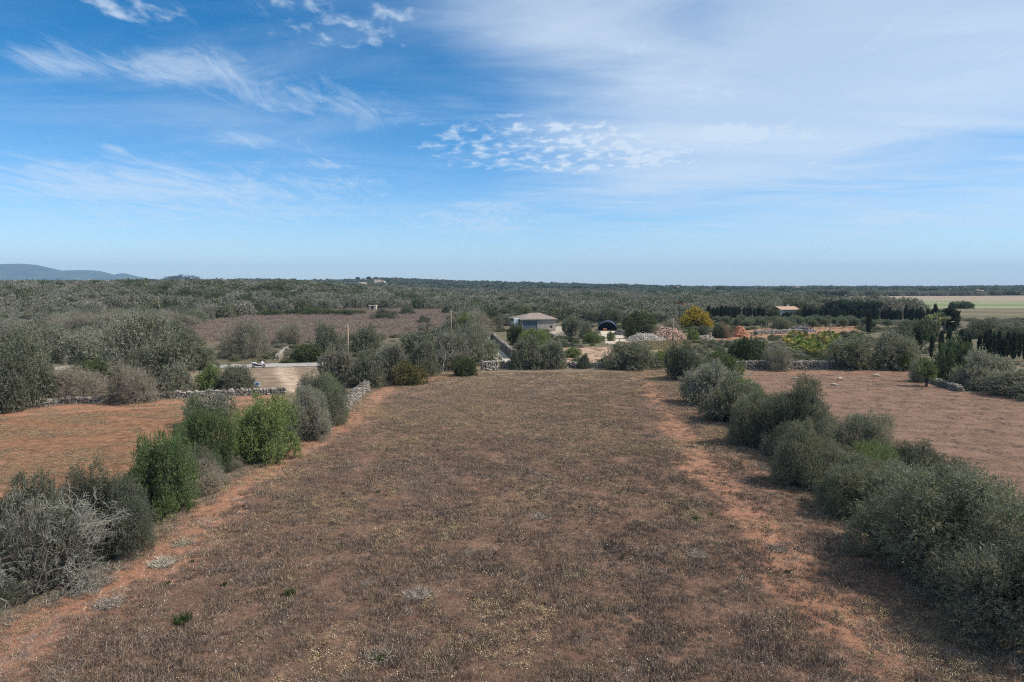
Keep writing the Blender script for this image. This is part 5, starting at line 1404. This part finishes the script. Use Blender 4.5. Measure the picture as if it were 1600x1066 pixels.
def sheep(px, py, heading, label, mat='fleece', group='sheep grazing in the eastern field', graze=True, s_=1.0):
    g = gp(px, py)
    V = [(-.42, 0, .62), (-.15, 0, .64), (.15, 0, .64), (.4, 0, .66)]; R = [(.2, .23), (.26, .27), (.26, .27), (.2, .22)]; E = [(0, 1), (1, 2), (2, 3)]
    def chain(start, pts, rad):
        pr = start
        for p_, r_ in zip(pts, rad): V.append(p_); R.append((r_, r_)); E.append((pr, len(V) - 1)); pr = len(V) - 1
        return pr
    if graze: hd = chain(3, [(.6, 0, .58), (.74, 0, .36), (.80, 0, .2), (.88, 0, .08)], [.13, .09, .085, .05])
    else: hd = chain(3, [(.56, 0, .84), (.64, 0, 1.0), (.78, 0, .98), (.88, 0, .92)], [.13, .10, .085, .05])
    hx = hd - 2
    for y in (-.13, .13):
        p_ = V[hx]; chain(hx, [(p_[0] - .05, y, p_[2] + .04)], [.022])
        chain(0, [(-.40, y, .42), (-.46, y, .24), (-.42, y, .03)], [.10, .04, .035]); chain(3, [(.38, y, .40), (.37, y, .22), (.38, y, .03)], [.08, .042, .035])
    chain(0, [(-.6, 0, .6), (-.64, 0, .42)], [.05, .03])
    me = bpy.data.meshes.new('sheep'); me.from_pydata(V, E, []); me.update(); o = obj('sheep', me)
    m = o.modifiers.new('skin', 'SKIN'); m.use_smooth_shade = True
    for k, sv in enumerate(me.skin_vertices[0].data): sv.radius = R[k]; sv.use_root = (k == 1)
    o.modifiers.new('sub', 'SUBSURF').levels = 1; o.modifiers['sub'].render_levels = 2; me.materials.append(MATS[mat])
    o.location = tuple(g); o.rotation_euler = (0, 0, heading); o.scale = (s_ * .72,) * 3
    return tag(o, label, 'sheep', group)
sheep(1369, 591.5, -.25, 'cream sheep grazing with lowered head, apart from the hedge')
sheep(1312, 596, .5, 'cream sheep grazing between the hedge and the lone grazing sheep', s_=.95)
sheep(1302.5, 606, -.5, 'cream sheep half hidden behind the tall dark hedge shrub', s_=.95)
sheep(1243, 596, 2.6, 'cream sheep almost wholly hidden by the hedge tops', s_=.95)
sheep(1402, 579, 2.9, 'dark brown sheep standing in the shade of the dome-shaped olive', 'brown_fleece', graze=False, s_=1.1)

# skyline trees on the far plain
for px, yt, yb, ds in ((972, 445, 452, 2000), (1025, 445, 452, 2000), (1297, 446, 453, 2000), (1302, 447, 453, 1990), (1365, 447, 453, 2000), (1521, 446.5, 453, 1900), (1533, 446, 453, 1900), (1541, 446, 453, 1900), (560, 433, 441, 1900), (577, 432.5, 441, 1900), (588, 433, 441, 1900)):
    x = (px - 800) / F * ds; z = hz(x, ds); hgt = 13 + (447 - yt) / F * ds - z
    plant('pine', 0, (x, ds, z - .1), 7.0, max(hgt, 8), (0.03, 0.045, 0.024), 'tall dark pine standing out on the far skyline', 'tall pines on the far skyline')
rr3 = random.Random(77)
for px in list(range(1282, 1322, 7)):
    ds = 780; x = (px - 800) / F * ds
    plant('mid', px, (x, ds, hz(x, ds) - .1), rr3.uniform(4, 6), rr3.uniform(6, 8), (0.04, 0.052, 0.035), 'dark tree of the clump in the tan stubble field', 'dark trees in the tan stubble field', name='evergreen_tree', cat='tree')


# ------------------------------------------------------------------ mountains and air
def mountains():
    D = 7000.0
    prof = [(-900, 425), (-500, 404), (-250, 414), (-120, 409), (0, 412.5), (20, 411.5), (45, 411), (65, 413), (82, 417), (105, 422.5), (122, 421.5), (140, 421), (152, 423.5), (163, 429), (172, 431.5), (183, 428.5), (193, 426), (200, 428.5), (210, 431), (225, 434), (245, 439), (300, 446), (500, 447)]
    pxs = np.arange(-900, 400, 6.0); xs = (pxs - 800) / F * D
    crest = H + (447 - np.interp(pxs, [a for a, _ in prof], [b for _, b in prof])) / F * D
    v = np.linspace(-1, 1, 34); V = []
    for t in v:
        yy = D + t * 1500 + 260 * (vnoise(xs, xs * 0 + t, .004, 88, 2) - .5)
        sh = max(0, 1 - abs(t)) ** 1.15
        z = crest * sh * (1 - .22 * (1 - sh) * vnoise(xs, yy, .006, 90, 3)) - 2 - 40 * (abs(t) > .99)
        V.append(np.stack([xs, yy, z], 1))
    V = np.concatenate(V); n = len(xs); i = np.arange((len(v) - 1) * (n - 1)); a = (i // (n - 1)) * n + i % (n - 1)
    tag(obj('mountains', mesh_np('mountains', V, np.stack([a, a + 1, a + n + 1, a + n], 1), 'mountain_scrub', True)), 'blue wooded mountains on the western horizon', 'mountains', kind='structure')
mountains()
mb = MB(); mb.box(-9500, 9500, -400, 12500, -60, 380)
hm = bpy.data.materials.new('haze'); hm.use_nodes = True; MATS['haze'] = hm; hb_ = NB(hm.node_tree); hb_.n.clear()
ho = hb_.new('ShaderNodeOutputMaterial'); hv = hb_.new('ShaderNodeVolumePrincipled'); hv.inputs['Density'].default_value = 0.000085; hv.inputs['Color'].default_value = (0.45, 0.70, 1.0, 1)
hv.inputs['Anisotropy'].default_value = 0.0
hb_.l.new(hv.outputs[0], ho.inputs['Volume'])
tag(mb.build('haze', 'haze'), 'thin blue haze over the plain', 'haze', kind='stuff')
